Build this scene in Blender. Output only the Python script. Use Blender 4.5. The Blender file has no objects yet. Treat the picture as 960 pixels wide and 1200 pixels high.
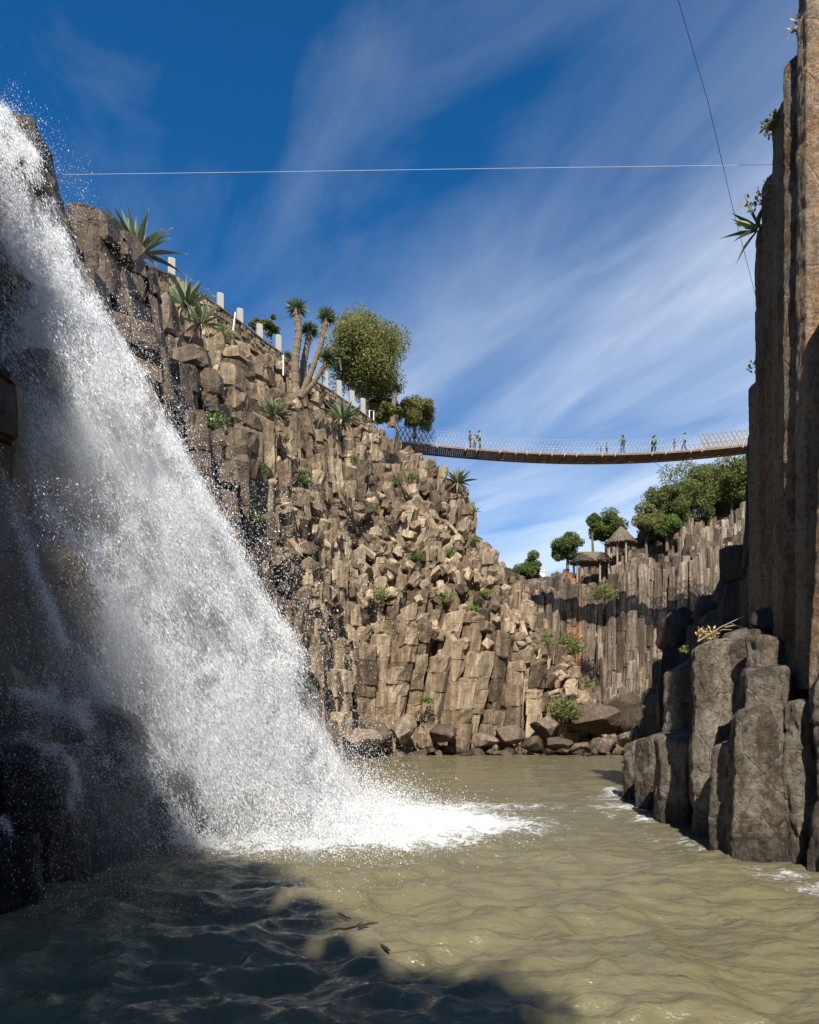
import bpy, math, random
import numpy as np, time
_T0 = time.time()
from mathutils import Vector, Matrix, Euler

random.seed(7)
rng = np.random.default_rng(11)
R = math.radians
S = bpy.context.scene
COL = S.collection

# ------------------------------------------------------------------ camera model (used to read sizes off the photograph)
F, H0, CH = 800.0, 840.0, 2.5
def P(px, py, Y):
    return Vector(((px - 480) / F * Y, Y, CH + (H0 - py) / F * Y))

# ------------------------------------------------------------------ numpy noise
def _hash(ix, iy, iz, seed):
    n = (ix.astype(np.int64) * 374761393 + iy.astype(np.int64) * 668265263 + iz.astype(np.int64) * 2147483647 + seed * 974634777) & 0xffffffff
    n = ((n ^ (n >> 13)) * 1274126177) & 0xffffffff
    n = ((n ^ (n >> 16)) * 2246822519) & 0xffffffff
    return ((n ^ (n >> 15)) & 0xffffff) / float(0xffffff)
def vnoise(p, seed=0):
    p = np.asarray(p, float)
    i = np.floor(p).astype(np.int64); f = p - i
    f = f * f * f * (f * (f * 6 - 15) + 10)
    r = 0
    for dx in (0, 1):
        wx = f[..., 0] if dx else 1 - f[..., 0]
        for dy in (0, 1):
            wy = f[..., 1] if dy else 1 - f[..., 1]
            for dz in (0, 1):
                wz = f[..., 2] if dz else 1 - f[..., 2]
                r = r + wx * wy * wz * _hash(i[..., 0] + dx, i[..., 1] + dy, i[..., 2] + dz, seed)
    return r * 2 - 1
def fbm(p, octs=4, seed=0, gain=.5):
    p = np.asarray(p, float); a = 1; r = 0; t = 0
    for k in range(octs):
        r = r + a * vnoise(p * 2 ** k + k * 17.3, seed + k); t += a; a *= gain
    return r / t
def n2(x, y, sc, seed=0, octs=3):
    x = np.asarray(x, float); y = np.asarray(y, float)
    return fbm(np.stack([x / sc, y / sc, np.zeros_like(x) + seed * 3.1], -1), octs, seed)

# ------------------------------------------------------------------ mesh accumulation
class MB:
    def __init__(s):
        s.v = []; s.loops = []; s.tot = []; s.attr = []; s.mi = []; s.n = 0
    def add(s, verts, faces, rnd=0.0, mi=0):
        verts = np.asarray(verts, float).reshape(-1, 3)
        s.v.append(verts)
        if isinstance(faces, np.ndarray):
            s.loops.append((faces + s.n).ravel()); k = len(faces)
            s.tot.append(np.full(k, faces.shape[1]))
        else:
            k = len(faces)
            s.loops.append(np.concatenate([np.asarray(f) for f in faces]) + s.n)
            s.tot.append(np.array([len(f) for f in faces]))
        s.attr.append(np.full(k, rnd) if np.isscalar(rnd) else np.asarray(rnd))
        s.mi.append(np.full(k, mi))
        s.n += len(verts)
    def mesh(s, name, mats, smooth=False):
        me = bpy.data.meshes.new(name)
        v = np.concatenate(s.v); l = np.concatenate(s.loops); t = np.concatenate(s.tot)
        me.vertices.add(len(v)); me.vertices.foreach_set('co', v.astype(np.float32).ravel())
        me.loops.add(len(l)); me.loops.foreach_set('vertex_index', l.astype(np.int32))
        me.polygons.add(len(t)); st = np.concatenate([[0], np.cumsum(t)[:-1]])
        me.polygons.foreach_set('loop_start', st.astype(np.int32))
        me.polygons.foreach_set('loop_total', t.astype(np.int32))
        for m in (mats if isinstance(mats, (list, tuple)) else [mats]): me.materials.append(m)
        me.polygons.foreach_set('material_index', np.concatenate(s.mi).astype(np.int32))
        a = me.attributes.new('rnd', 'FLOAT', 'FACE'); a.data.foreach_set('value', np.concatenate(s.attr).astype(np.float32))
        me.update(calc_edges=True)
        me.polygons.foreach_set('use_smooth', np.full(len(t), smooth))
        me.validate()
        return me
    def obj(s, name, mats, parent=None, smooth=False, loc=None):
        o = bpy.data.objects.new(name, s.mesh(name, mats, smooth)); COL.objects.link(o)
        if parent is not None: o.parent = parent
        if loc is not None: o.location = loc
        return o
def tag(o, label=None, cat=None, group=None, kind=None):
    if label: o['label'] = label
    if cat: o['category'] = cat
    if group: o['group'] = group
    if kind: o['kind'] = kind
    return o
def empty(name, loc=(0, 0, 0), rz=0):
    o = bpy.data.objects.new(name, None); COL.objects.link(o); o.location = loc; o.rotation_euler = (0, 0, rz)
    o.empty_display_size = .2
    return o
def copy_tree(o, parent=None):
    c = o.copy(); COL.objects.link(c); c.parent = parent
    for ch in [x for x in bpy.data.objects if x.parent == o]: copy_tree(ch, c)
    return c
def tube(mb, pts, rad, n=8, rnd=0., mi=0, caps=True):
    pts = [Vector(p) for p in pts]
    if not hasattr(rad, '__len__'): rad = [rad] * len(pts)
    V = []; prev = None
    for i, p in enumerate(pts):
        d = (pts[min(i + 1, len(pts) - 1)] - pts[max(i - 1, 0)]).normalized()
        a = prev if prev is not None else (Vector((0, 0, 1)) if abs(d.z) < .9 else Vector((1, 0, 0)))
        u = (a - d * a.dot(d)).normalized(); w = d.cross(u); prev = u
        for k in range(n):
            t = 2 * math.pi * k / n
            V.append(p + (u * math.cos(t) + w * math.sin(t)) * rad[i])
    fs = []
    for i in range(len(pts) - 1):
        for k in range(n):
            fs.append([i * n + k, i * n + (k + 1) % n, (i + 1) * n + (k + 1) % n, (i + 1) * n + k])
    if caps:
        fs.append(list(range(n))[::-1]); fs.append([(len(pts) - 1) * n + k for k in range(n)])
    mb.add([tuple(v) for v in V], fs, rnd, mi)
def box(mb, c, s, rnd=0., mi=0, rot=None):
    x, y, z = [k / 2 for k in s]
    V = [Vector((a * x, b * y, d * z)) for d in (-1, 1) for b in (-1, 1) for a in (-1, 1)]
    if rot is not None: V = [rot @ v for v in V]
    V = [tuple(v + Vector(c)) for v in V]
    mb.add(V, [[0, 2, 3, 1], [4, 5, 7, 6], [0, 1, 5, 4], [2, 6, 7, 3], [0, 4, 6, 2], [1, 3, 7, 5]], rnd, mi)

# ------------------------------------------------------------------ materials
def newmat(name):
    m = bpy.data.materials.new(name); m.use_nodes = True
    nt = m.node_tree; b = nt.nodes['Principled BSDF']
    return m, nt, b
def nd(nt, t, **k):
    n = nt.nodes.new(t)
    for a, b in k.items():
        if a in n.inputs.keys() if isinstance(a, str) and hasattr(n, 'inputs') else False: n.inputs[a].default_value = b
        else: setattr(n, a, b)
    return n
def ramp(nt, stops, interp='LINEAR'):
    r = nt.nodes.new('ShaderNodeValToRGB'); cr = r.color_ramp; cr.interpolation = interp
    while len(cr.elements) < len(stops): cr.elements.new(.5)
    for e, (p, c) in zip(cr.elements, stops):
        e.position = p; e.color = (c, c, c, 1) if not hasattr(c, '__len__') else (*c, 1)
    return r
def noise(nt, co, scale, detail=5, rough=.6, dist=0):
    n = nt.nodes.new('ShaderNodeTexNoise'); n.inputs['Scale'].default_value = scale
    n.inputs['Detail'].default_value = detail; n.inputs['Roughness'].default_value = rough
    n.inputs['Distortion'].default_value = dist
    nt.links.new(co, n.inputs['Vector']); return n.outputs['Fac']
def mixc(nt, fac, a, b, mode='MIX'):
    m = nt.nodes.new('ShaderNodeMix'); m.data_type = 'RGBA'; m.blend_type = mode
    for s, v in ((0, fac), (6, a), (7, b)):
        if hasattr(v, 'is_linked') or hasattr(v, 'links'): nt.links.new(v, m.inputs[s])
        elif s == 0: m.inputs[0].default_value = v
        else: m.inputs[s].default_value = (*v, 1)
    return m.outputs[2]
def math_(nt, op, a, b=None, c=None, clamp=False):
    m = nt.nodes.new('ShaderNodeMath'); m.operation = op; m.use_clamp = clamp
    for i, v in enumerate((a, b, c)):
        if v is None: continue
        if hasattr(v, 'links'): nt.links.new(v, m.inputs[i])
        else: m.inputs[i].default_value = v
    return m.outputs[0]
def mapping(nt, co, scale=(1, 1, 1), rot=(0, 0, 0)):
    m = nt.nodes.new('ShaderNodeMapping'); m.inputs['Scale'].default_value = scale; m.inputs['Rotation'].default_value = rot
    nt.links.new(co, m.inputs['Vector']); return m.outputs[0]
def bump(nt, h, strength, dist, normal=None):
    b = nt.nodes.new('ShaderNodeBump'); b.inputs['Strength'].default_value = strength; b.inputs['Distance'].default_value = dist
    nt.links.new(h, b.inputs['Height'])
    if normal: nt.links.new(normal, b.inputs['Normal'])
    return b.outputs[0]

def rock_mat(name, dark, mid, light, lichen=(.30, .17, .05), lich=.25, moss=.15, wet=True, stain=.5, zwet=.5, sc=1.0, rusty=0.0, bumpd=1.0, veins=False, spray=True):
    m, nt, b = newmat(name); L = nt.links
    geo = nd(nt, 'ShaderNodeNewGeometry'); co = geo.outputs['Position']
    at = nd(nt, 'ShaderNodeAttribute', attribute_name='rnd'); rnd = at.outputs['Fac']
    big = noise(nt, co, .55 * sc, 6, .62); fine = noise(nt, co, 5 * sc, 8, .7)
    v = math_(nt, 'ADD', math_(nt, 'MULTIPLY', rnd, .58), math_(nt, 'ADD', math_(nt, 'MULTIPLY', big, .45), math_(nt, 'MULTIPLY', fine, .55)))
    cr = ramp(nt, [(.46, dark), (.72, mid), (1.0, light)]); L.new(v, cr.inputs[0]); c = cr.outputs[0]
    # pale crust and orange lichen patches
    li = ramp(nt, [(.60, 0), (.70, 1)]); L.new(noise(nt, co, 1.3 * sc, 7, .72), li.inputs[0])
    c = mixc(nt, math_(nt, 'MULTIPLY', li.outputs[0], lich), c, lichen)
    pl = ramp(nt, [(.58, 0), (.72, 1)]); L.new(noise(nt, co, 3.1 * sc, 9, .75), pl.inputs[0])
    c = mixc(nt, math_(nt, 'MULTIPLY', pl.outputs[0], .35), c, tuple(min(1, k * 1.5) for k in light))
    # streaks running down the columns
    st = ramp(nt, [(.45, 1), (.62, 0)]); L.new(noise(nt, mapping(nt, co, (3.2 * sc, 3.2 * sc, .22 * sc)), 1.0, 6, .65), st.inputs[0])
    c = mixc(nt, math_(nt, 'MULTIPLY', st.outputs[0], stain), c, tuple(k * .55 for k in dark))
    if rusty:
        sp = nd(nt, 'ShaderNodeSeparateXYZ'); L.new(co, sp.inputs[0])
        band = math_(nt, 'SUBTRACT', 1, math_(nt, 'ABSOLUTE', math_(nt, 'MULTIPLY', math_(nt, 'SUBTRACT', sp.outputs[0], rusty), .9)), clamp=True)
        band = math_(nt, 'MULTIPLY', band, math_(nt, 'GREATER_THAN', math_(nt, 'ADD', rnd, 0), .35))
        c = mixc(nt, math_(nt, 'MULTIPLY', band, .85), c, (.30, .115, .045))
    if veins:
        vn = ramp(nt, [(.0, 1), (.035, .8), (.07, 0)]); L.new(math_(nt, 'ABSOLUTE', math_(nt, 'SUBTRACT', noise(nt, mapping(nt, co, (1.3, 1.3, .8)), 1.0, 9, .6, .6), .5)), vn.inputs[0])
        sp_ = ramp(nt, [(.56, 0), (.66, 1)]); L.new(noise(nt, co, 26, 4, .7), sp_.inputs[0])
        c = mixc(nt, math_(nt, 'MULTIPLY', vn.outputs[0], .5), c, (.30, .27, .21))
        c = mixc(nt, math_(nt, 'MULTIPLY', sp_.outputs[0], .45), c, (.19, .17, .13))
        ds = ramp(nt, [(.40, 1), (.5, 0)]); L.new(noise(nt, co, 11, 7, .7), ds.inputs[0])
        c = mixc(nt, math_(nt, 'MULTIPLY', ds.outputs[0], .5), c, (.03, .024, .018))
    # moss on upward faces
    sn = nd(nt, 'ShaderNodeSeparateXYZ'); L.new(geo.outputs['Normal'], sn.inputs[0])
    up = ramp(nt, [(.35, 0), (.85, 1)]); L.new(sn.outputs[2], up.inputs[0])
    mo = ramp(nt, [(.50, 0), (.66, 1)]); L.new(noise(nt, co, .8 * sc, 6, .7), mo.inputs[0])
    c = mixc(nt, math_(nt, 'MULTIPLY', math_(nt, 'MULTIPLY', up.outputs[0], mo.outputs[0]), moss * 2.5, clamp=True), c, (.14, .13, .055))
    rough = .85
    if wet:
        # wet where the fall throws its spray, and along the waterline
        sp = nd(nt, 'ShaderNodeSeparateXYZ'); L.new(co, sp.inputs[0])
        dx = math_(nt, 'ADD', sp.outputs[0], 6.5); dy = math_(nt, 'SUBTRACT', sp.outputs[1], 15)
        dd = math_(nt, 'SQRT', math_(nt, 'ADD', math_(nt, 'POWER', dx, 2), math_(nt, 'MULTIPLY', math_(nt, 'POWER', math_(nt, 'ABSOLUTE', dy), 2), .6)))
        dd = math_(nt, 'ADD', dd, math_(nt, 'MULTIPLY', math_(nt, 'SUBTRACT', big, .5), 9))
        w1 = ramp(nt, [(0, 1), (.62, .95), (.92, 0)]); L.new(math_(nt, 'DIVIDE', dd, 18.5), w1.inputs[0])
        zz = math_(nt, 'ADD', sp.outputs[2], math_(nt, 'MULTIPLY', math_(nt, 'SUBTRACT', fine, .5), 1.3))
        w2 = ramp(nt, [(0, 1), (.6, .8), (1, 0)]); L.new(math_(nt, 'DIVIDE', zz, zwet), w2.inputs[0])
        w = math_(nt, 'MAXIMUM', w1.outputs[0], w2.outputs[0]) if spray else w2.outputs[0]
        c = mixc(nt, math_(nt, 'MULTIPLY', w, .84), c, mixc(nt, 1.0, c, (.30, .28, .27), 'MULTIPLY'))
        rr = math_(nt, 'SUBTRACT', .85, math_(nt, 'MULTIPLY', w, .45)); L.new(rr, b.inputs['Roughness'])
    else: b.inputs['Roughness'].default_value = .85
    L.new(c, b.inputs['Base Color'])
    b.inputs['Specular IOR Level'].default_value = .35
    h = math_(nt, 'ADD', math_(nt, 'MULTIPLY', noise(nt, co, 2.2 * sc, 10, .68), 1.0), math_(nt, 'MULTIPLY', noise(nt, mapping(nt, co, (1, 1, .3)), 9 * sc, 6, .7), .25))
    vo = nt.nodes.new('ShaderNodeTexVoronoi'); vo.feature = 'DISTANCE_TO_EDGE'; vo.inputs['Scale'].default_value = 1.1 * sc
    L.new(mapping(nt, mixc(nt, .25, co, nt.nodes[-1].outputs[0] if False else co), (1, 1, .6)), vo.inputs['Vector'])
    ck = ramp(nt, [(0, 0), (.03, 1)]); L.new(vo.outputs['Distance'], ck.inputs[0])
    h = math_(nt, 'ADD', h, math_(nt, 'MULTIPLY', ck.outputs[0], .12))
    if veins: h = math_(nt, 'ADD', h, math_(nt, 'MULTIPLY', noise(nt, mapping(nt, co, (1, 1, .6)), 34, 5, .75), .22))
    L.new(bump(nt, h, .95, .16 * bumpd / sc), b.inputs['Normal'])
    return m

M_left = rock_mat('rock_left', (.052, .036, .021), (.265, .188, .113), (.50, .385, .25), lich=.45)
M_far = rock_mat('rock_far', (.05, .036, .025), (.22, .16, .105), (.44, .35, .26), lich=.3, stain=.7, rusty=18.4)
M_right = rock_mat('rock_right', (.042, .032, .021), (.17, .13, .09), (.33, .265, .19), lich=.3, sc=1.6, bumpd=2.2, veins=True, spray=False, zwet=.7, stain=.5)
M_tall = rock_mat('rock_tall', (.09, .05, .024), (.34, .195, .09), (.54, .34, .17), lich=.5, sc=1.3, stain=.45, wet=False, bumpd=2.0, veins=True)
M_boulder = rock_mat('rock_boulder', (.05, .034, .024), (.18, .125, .085), (.32, .24, .17), lich=.3, sc=1.3, zwet=.8)
M_shade = rock_mat('rock_shade', (.03, .026, .02), (.085, .072, .053), (.15, .13, .10), lich=.1, moss=.5, sc=.9)  # darker copy of the rock with shade in its colour; wet rocks share it

def simple(name, col, rough=.7, var=.25, sc=8, metal=0, trans=0, spec=.5):
    m, nt, b = newmat(name); geo = nd(nt, 'ShaderNodeNewGeometry')
    at = nd(nt, 'ShaderNodeAttribute', attribute_name='rnd')
    f = math_(nt, 'ADD', math_(nt, 'MULTIPLY', noise(nt, geo.outputs['Position'], sc, 4, .6), .6), math_(nt, 'MULTIPLY', at.outputs['Fac'], .5))
    cr = ramp(nt, [(.2, tuple(c * (1 - var) for c in col)), (.8, tuple(min(1, c * (1 + var)) for c in col))])
    nt.links.new(f, cr.inputs[0]); nt.links.new(cr.outputs[0], b.inputs['Base Color'])
    b.inputs['Roughness'].default_value = rough; b.inputs['Metallic'].default_value = metal
    b.inputs['Specular IOR Level'].default_value = spec
    if trans:
        tr = nd(nt, 'ShaderNodeBsdfTranslucent'); mx = nd(nt, 'ShaderNodeMixShader'); mx.inputs[0].default_value = trans
        nt.links.new(cr.outputs[0], tr.inputs[0]); nt.links.new(b.outputs[0], mx.inputs[1]); nt.links.new(tr.outputs[0], mx.inputs[2])
        nt.links.new(mx.outputs[0], nt.nodes['Material Output'].inputs[0])
    return m
M_soil = simple('soil', (.10, .075, .045), .95, .5, 1.5)
M_agave = simple('agave_leaf', (.17, .21, .105), .5, .45, 3, trans=.1)
M_dry = simple('dry_leaf', (.26, .19, .10), .9, .4, 5)
M_yucca = simple('yucca_leaf', (.075, .12, .045), .5, .4, 3, trans=.1)
M_yskirt = simple('yucca_skirt', (.24, .175, .10), .9, .45, 6)
M_ytrunk = simple('yucca_bark', (.165, .125, .08), .95, .5, 9)
M_bark = simple('bark', (.13, .10, .07), .9, .4, 6)
M_leafA = simple('juniper_leaf', (.20, .205, .07), .7, .45, 2, trans=.35, spec=.2)
M_leafB = simple('tree_leaf', (.145, .165, .05), .7, .5, 2, trans=.35, spec=.2)
M_leafC = simple('pine_leaf', (.12, .155, .045), .7, .5, 2, trans=.35, spec=.2)
M_grass = simple('tuft_leaf', (.12, .18, .04), .7, .5, 4, trans=.3, spec=.2)
M_straw = simple('straw', (.34, .25, .12), .9, .4, 4)
M_post = simple('painted_post', (.32, .305, .265), .8, .15, 9)
M_wood = simple('weathered_wood', (.27, .18, .10), .85, .35, 5)
M_pole = simple('pale_pole', (.27, .21, .135), .8, .25, 5)
M_thatch = simple('thatch', (.13, .10, .068), .95, .45, 12)
M_cable = simple('steel_cable', (.45, .45, .45), .5, .1, 9, metal=.3)
M_wire = simple('galvanised_wire', (.55, .55, .52), .6, .1, 9)
M_darkcable = simple('dark_cable', (.03, .03, .035), .6, .1, 9)
M_white = simple('white_paint', (.75, .75, .72), .6, .08, 9)
M_twig = simple('wet_wood', (.035, .025, .018), .4, .4, 9)

# ------------------------------------------------------------------ columnar rock
def voronoi_cells(xs, ys, spacing, jit, inside, seed=0):
    """Irregular hexagonal cells covering the rectangle xs, ys; yields centre and polygon for centres that are inside."""
    r = np.random.default_rng(seed)
    rows = int((ys[1] - ys[0]) / (spacing * .866)) + 2; cols = int((xs[1] - xs[0]) / spacing) + 2
    pts = np.zeros((rows, cols, 2))
    for j in range(rows):
        for i in range(cols):
            pts[j, i] = (xs[0] + (i + .5 * (j % 2)) * spacing, ys[0] + j * spacing * .866)
    pts += r.uniform(-jit, jit, pts.shape) * spacing
    ins = inside(pts[..., 0], pts[..., 1])
    out = []
    for j in range(2, rows - 2):
        for i in range(2, cols - 2):
            if not ins[j, i]: continue
            c = pts[j, i]; poly = [np.array(q) * spacing * 1.4 for q in ((-1, -1), (1, -1), (1, 1), (-1, 1))]
            for dj in (-2, -1, 0, 1, 2):
                for di in (-2, -1, 0, 1, 2):
                    if not (di or dj): continue
                    m = (pts[j + dj, i + di] - c) / 2; mm = m @ m
                    new = []
                    for k in range(len(poly)):
                        a, b = poly[k], poly[(k + 1) % len(poly)]
                        fa, fb = a @ m - mm, b @ m - mm
                        if fa <= 0: new.append(a)
                        if (fa < 0 < fb) or (fb < 0 < fa): new.append(a + (b - a) * (fa / (fa - fb)))
                    poly = new
            poly = np.array(poly)
            # merge very short edges
            keep = [k for k in range(len(poly)) if np.linalg.norm(poly[k] - poly[k - 1]) > spacing * .12]
            poly = poly[keep]
            if len(poly) >= 4: out.append((c, poly))
    return out

def block(mb, c, poly, z0, z1, lean, r, rnd, bev=.07, tilt=.1, rough=.04, mi=0, zref=0., ztop=None):
    """One column block between two joints: its outline swells, its rims are worn round and its ends tilt."""
    n = len(poly); P2 = []
    for k in range(n):                       # two points per side
        P2.append(poly[k]); P2.append((poly[k] + poly[(k + 1) % n]) / 2)
    P2 = np.array(P2); n2_ = len(P2)
    rad = np.linalg.norm(P2, axis=1, keepdims=True); u = P2 / rad
    h = z1 - z0
    bz = min(bev, h * .2)
    zs = [z0, z0 + bz, z0 + h * .5, z1 - bz, z1]
    ins = [bev * .8, 0, -.01, 0, bev]
    rings = []
    tx, ty = r.normal(0, tilt, 2); bx_, by_ = r.normal(0, tilt * .3, 2)
    for q, (z, i_) in enumerate(zip(zs, ins)):
        p = P2 - u * i_
        p = p + r.normal(0, rough, p.shape) * (1 if q in (1, 2, 3) else .7)
        zz = np.full(n2_, z)
        wt = q / 4.0
        zz = zz + (p[:, 0] * tx + p[:, 1] * ty) * wt ** 3 + (p[:, 0] * bx_ + p[:, 1] * by_) * (1 - wt) ** 3 + r.normal(0, rough * .6, n2_)
        x = p[:, 0] + c[0] + lean[0] * (zz - zref); y = p[:, 1] + c[1] + lean[1] * (zz - zref)
        rings.append(np.stack([x, y, zz], 1))
    V = np.concatenate(rings)
    top = V[-n2_:].mean(0) + np.array([0, 0, r.normal(.02, .03)]); bot = V[:n2_].mean(0)
    V = np.concatenate([V, [top], [bot]])
    ia = np.arange(n2_); ib = (ia + 1) % n2_
    Q = np.concatenate([np.stack([q * n2_ + ia, q * n2_ + ib, (q + 1) * n2_ + ib, (q + 1) * n2_ + ia], 1) for q in range(4)])
    mb.add(V, Q, rnd, mi)
    T = np.stack([4 * n2_ + ia, 4 * n2_ + ib, np.full(n2_, 5 * n2_)], 1) - 0
    T2 = np.stack([ib, ia, np.full(n2_, 5 * n2_ + 1)], 1)
    mb.n -= len(V); 
    mb.v.append(np.zeros((0, 3))); mb.loops.append((np.concatenate([T, T2]) + mb.n).ravel()); mb.tot.append(np.full(2 * n2_, 3))
    mb.attr.append(np.full(2 * n2_, rnd)); mb.mi.append(np.full(2 * n2_, mi)); mb.n += len(V)

def column_field(mb, cells, hfun, depth=4.0, joint=(.7, 1.9), hj=.35, lean=lambda x, y: (0, 0), seed=1, gap=.03, drop=.05, tilt=.12, rough=.04, zmin=-.8, off=.05, bev=.07, minh=.4, spacing=1.0, calm=None):
    r = np.random.default_rng(seed)
    C = np.array([c for c, _ in cells])
    H = hfun(C[:, 0], C[:, 1])
    e = spacing * 1.3
    lo = np.min([hfun(C[:, 0] + dx, C[:, 1] + dy) for dx, dy in ((e, 0), (-e, 0), (0, e), (0, -e))], axis=0)
    cm = calm(C[:, 0], C[:, 1]) if calm else 1.0
    H = H + r.normal(0, hj, len(H)) * cm - (0 if calm is None else (1 - cm) * .15)
    drp = r.random(len(H)) < drop * cm
    H = np.where(drp, H - r.uniform(.5, 1.8, len(H)), H)
    for (c, poly), h, l_ in zip(cells, H, lo):
        zb = max(zmin, min(l_, h) - depth)
        if h < zmin + minh: continue
        ln = lean(c[0], c[1]); ln = (ln[0] + r.normal(0, .025), ln[1] + r.normal(0, .025))
        z = h; base = r.random()
        pl = poly * (1 - gap)
        ang = 0; first = True
        while z > zb:
            L = r.uniform(*joint) * (1 if not first else .8)
            z0 = max(zb, z - L)
            o = r.normal(0, off, 2)
            block(mb, c + o, pl * r.uniform(.95, 1.03), z0 + .0, z, ln, r, np.clip(base * .6 + r.random() * .4, 0, 1), tilt=tilt * (1 if first else .3), rough=rough, bev=bev * (1.0 if first else .55), zref=h)
            z = z0 + .03; first = False
            if z0 <= zb: break

def polyline_field(base, prof):
    """Height over the land behind a base line: profile (distance, height) pairs at every vertex of the line."""
    B = np.array(base, float); PR = np.array(prof, float)          # n x k x 2
    A, Dv = B[:-1], B[1:] - B[:-1]; LL = (Dv ** 2).sum(1)
    def f(x, y):
        x = np.asarray(x, float); y = np.asarray(y, float); sh = x.shape
        q = np.stack([x.ravel(), y.ravel()], 1)
        t = np.clip(((q[:, None] - A[None]) * Dv[None]).sum(2) / LL, 0, 1)
        near = A[None] + Dv[None] * t[..., None]
        d2 = ((q[:, None] - near) ** 2).sum(2)
        w = 1 / (d2 + 1e-6) ** 4; w /= w.sum(1, keepdims=True)
        k = d2.argmin(1); ar = np.arange(len(q))
        d = np.sqrt(d2[ar, k])
        cr = Dv[k, 0] * (q[:, 1] - A[k, 1]) - Dv[k, 1] * (q[:, 0] - A[k, 0])
        # soft blend of the stations, so profiles do not jump at corners
        s = ((np.arange(len(A))[None] + t) * w).sum(1)
        i = np.clip(np.floor(s).astype(int), 0, len(B) - 2); fr = s - i
        pr = PR[i] * (1 - fr)[:, None, None] + PR[i + 1] * fr[:, None, None]
        sd = np.where(cr > 0, d, -d)
        z = np.full(len(q), -3.0)
        for m in range(PR.shape[1] - 1):
            a, b = pr[:, m], pr[:, m + 1]
            u = (sd - a[:, 0]) / np.maximum(b[:, 0] - a[:, 0], 1e-3)
            z = np.where((u >= 0) & (u <= 1), a[:, 1] + (b[:, 1] - a[:, 1]) * u, z)
        z = np.where(sd > pr[:, -1, 0], pr[:, -1, 1], z)
        return z.reshape(sh), sd.reshape(sh), s.reshape(sh)
    return f

def terrain(name, xs, ys, step, hfun, mat, label=None):
    nx = int((xs[1] - xs[0]) / step) + 1; ny = int((ys[1] - ys[0]) / step) + 1
    X, Y = np.meshgrid(np.linspace(*xs, nx), np.linspace(*ys, ny))
    Z = np.min([hfun(X + dx, Y + dy) for dx, dy in ((0, 0), (1.4, 0), (-1.4, 0), (0, 1.4), (0, -1.4), (1, -1), (-1, -1))], axis=0) - 1.0
    V = np.stack([X, Y, Z], -1).reshape(-1, 3)
    i, j = np.meshgrid(np.arange(nx - 1), np.arange(ny - 1))
    a = (j * nx + i).ravel(); Q = np.stack([a, a + 1, a + nx + 1, a + nx], 1)
    zq = Z.ravel()[Q].max(1); Q = Q[zq > -1.4]
    mb = MB(); mb.add(V, Q, .5)
    o = mb.obj(name, mat, smooth=False); tag(o, kind='structure')
    return o

# ---- left cliff: sections read along lines of sight, each a list of (distance, row) from the waterline up to the rim
SL = {
 -600: [(3.9, 1353), (4.4, 900), (5.2, 400), (6, 0), (7, -500)],
 -300: [(5.5, 1203), (6.3, 900), (7.5, 500), (9, 200), (11, -50)],
 -100: [(7.5, 1107), (8.4, 900), (10, 600), (12, 300), (14, 60)],
 0: [(8.7, 1070), (9.8, 900), (11.5, 640), (13.5, 380), (16, 108)],
 30: [(9.2, 1057), (10.5, 890), (12.3, 640), (14.5, 400), (17, 152)],
 75: [(10, 1040), (11.6, 880), (13.5, 650), (16, 420), (19, 216)],
 130: [(11.3, 1017), (13, 870), (15.2, 660), (18.5, 450), (22.5, 270)],
 160: [(12.1, 1005), (14, 865), (17, 640), (21, 440), (25.5, 302)],
 175: [(12.6, 999), (14.5, 860), (18, 640), (25, 430), (36, 326)],
 230: [(15, 973), (17.5, 840), (22, 620), (29, 470), (40, 360)],
 285: [(19, 945), (22.5, 800), (27, 650), (34, 510), (43, 400)],
 330: [(25, 920), (28.5, 780), (32, 690), (38, 550), (46.5, 430)],
 380: [(35, 897), (37.5, 780), (39.5, 715), (43, 600), (50, 468)],
 410: [(42, 888), (43, 780), (44.5, 705), (49, 575), (53, 488)],
 440: [(44, 885), (44.8, 770), (47, 690), (52, 560), (56, 500)],
 480: [(44.5, 885), (45.3, 760), (49, 665), (54, 572), (58, 526)],
 520: [(45, 884), (46, 770), (50, 680), (54.5, 600), (57, 548)],
 538: [(45.2, 884), (46.2, 768), (50, 686), (54.3, 622), (56.2, 563)],
 553: [(45.3, 884), (46.3, 765), (50, 695), (54, 655), (55.5, 594)],
 560: [(45.4, 884), (46.4, 766), (50, 702), (53.6, 665), (55.0, 630)],
 575: [(45.6, 884), (46.6, 770), (49, 712), (52, 672), (54, 642)],
 600: [(46, 883), (47, 780), (49, 745), (51.5, 705), (53, 677)],
 620: [(46.3, 883), (47.3, 800), (49, 768), (51, 735), (52.5, 700)],
 650: [(47, 882.5), (48, 835), (49.3, 810), (51, 785), (52.5, 750)],
 685: [(48, 881.6), (48.6, 865), (49.5, 845), (51, 825), (52.5, 806)],
 706: [(49, 881), (50, 878), (51, 876), (52, 874), (53, 872)],
}
SK = np.array(sorted(SL)); SV = np.array([SL[k] for k in SK], float)
def _sec(x, y):
    x = np.asarray(x, float); y = np.asarray(y, float); sh = x.shape
    x = x.ravel(); y = y.ravel(); yy_ = np.maximum(y, .5)
    px = 480 + F * x / yy_
    i = np.clip(np.searchsorted(SK, px) - 1, 0, len(SK) - 2)
    fr = np.clip((px - SK[i]) / (SK[i + 1] - SK[i]), 0, 1)[:, None, None]
    pr = SV[i] * (1 - fr) + SV[i + 1] * fr
    D_, Zp = pr[:, :, 0], CH + (H0 - pr[:, :, 1]) / F * pr[:, :, 0]
    return sh, px, yy_, D_, Zp
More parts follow.
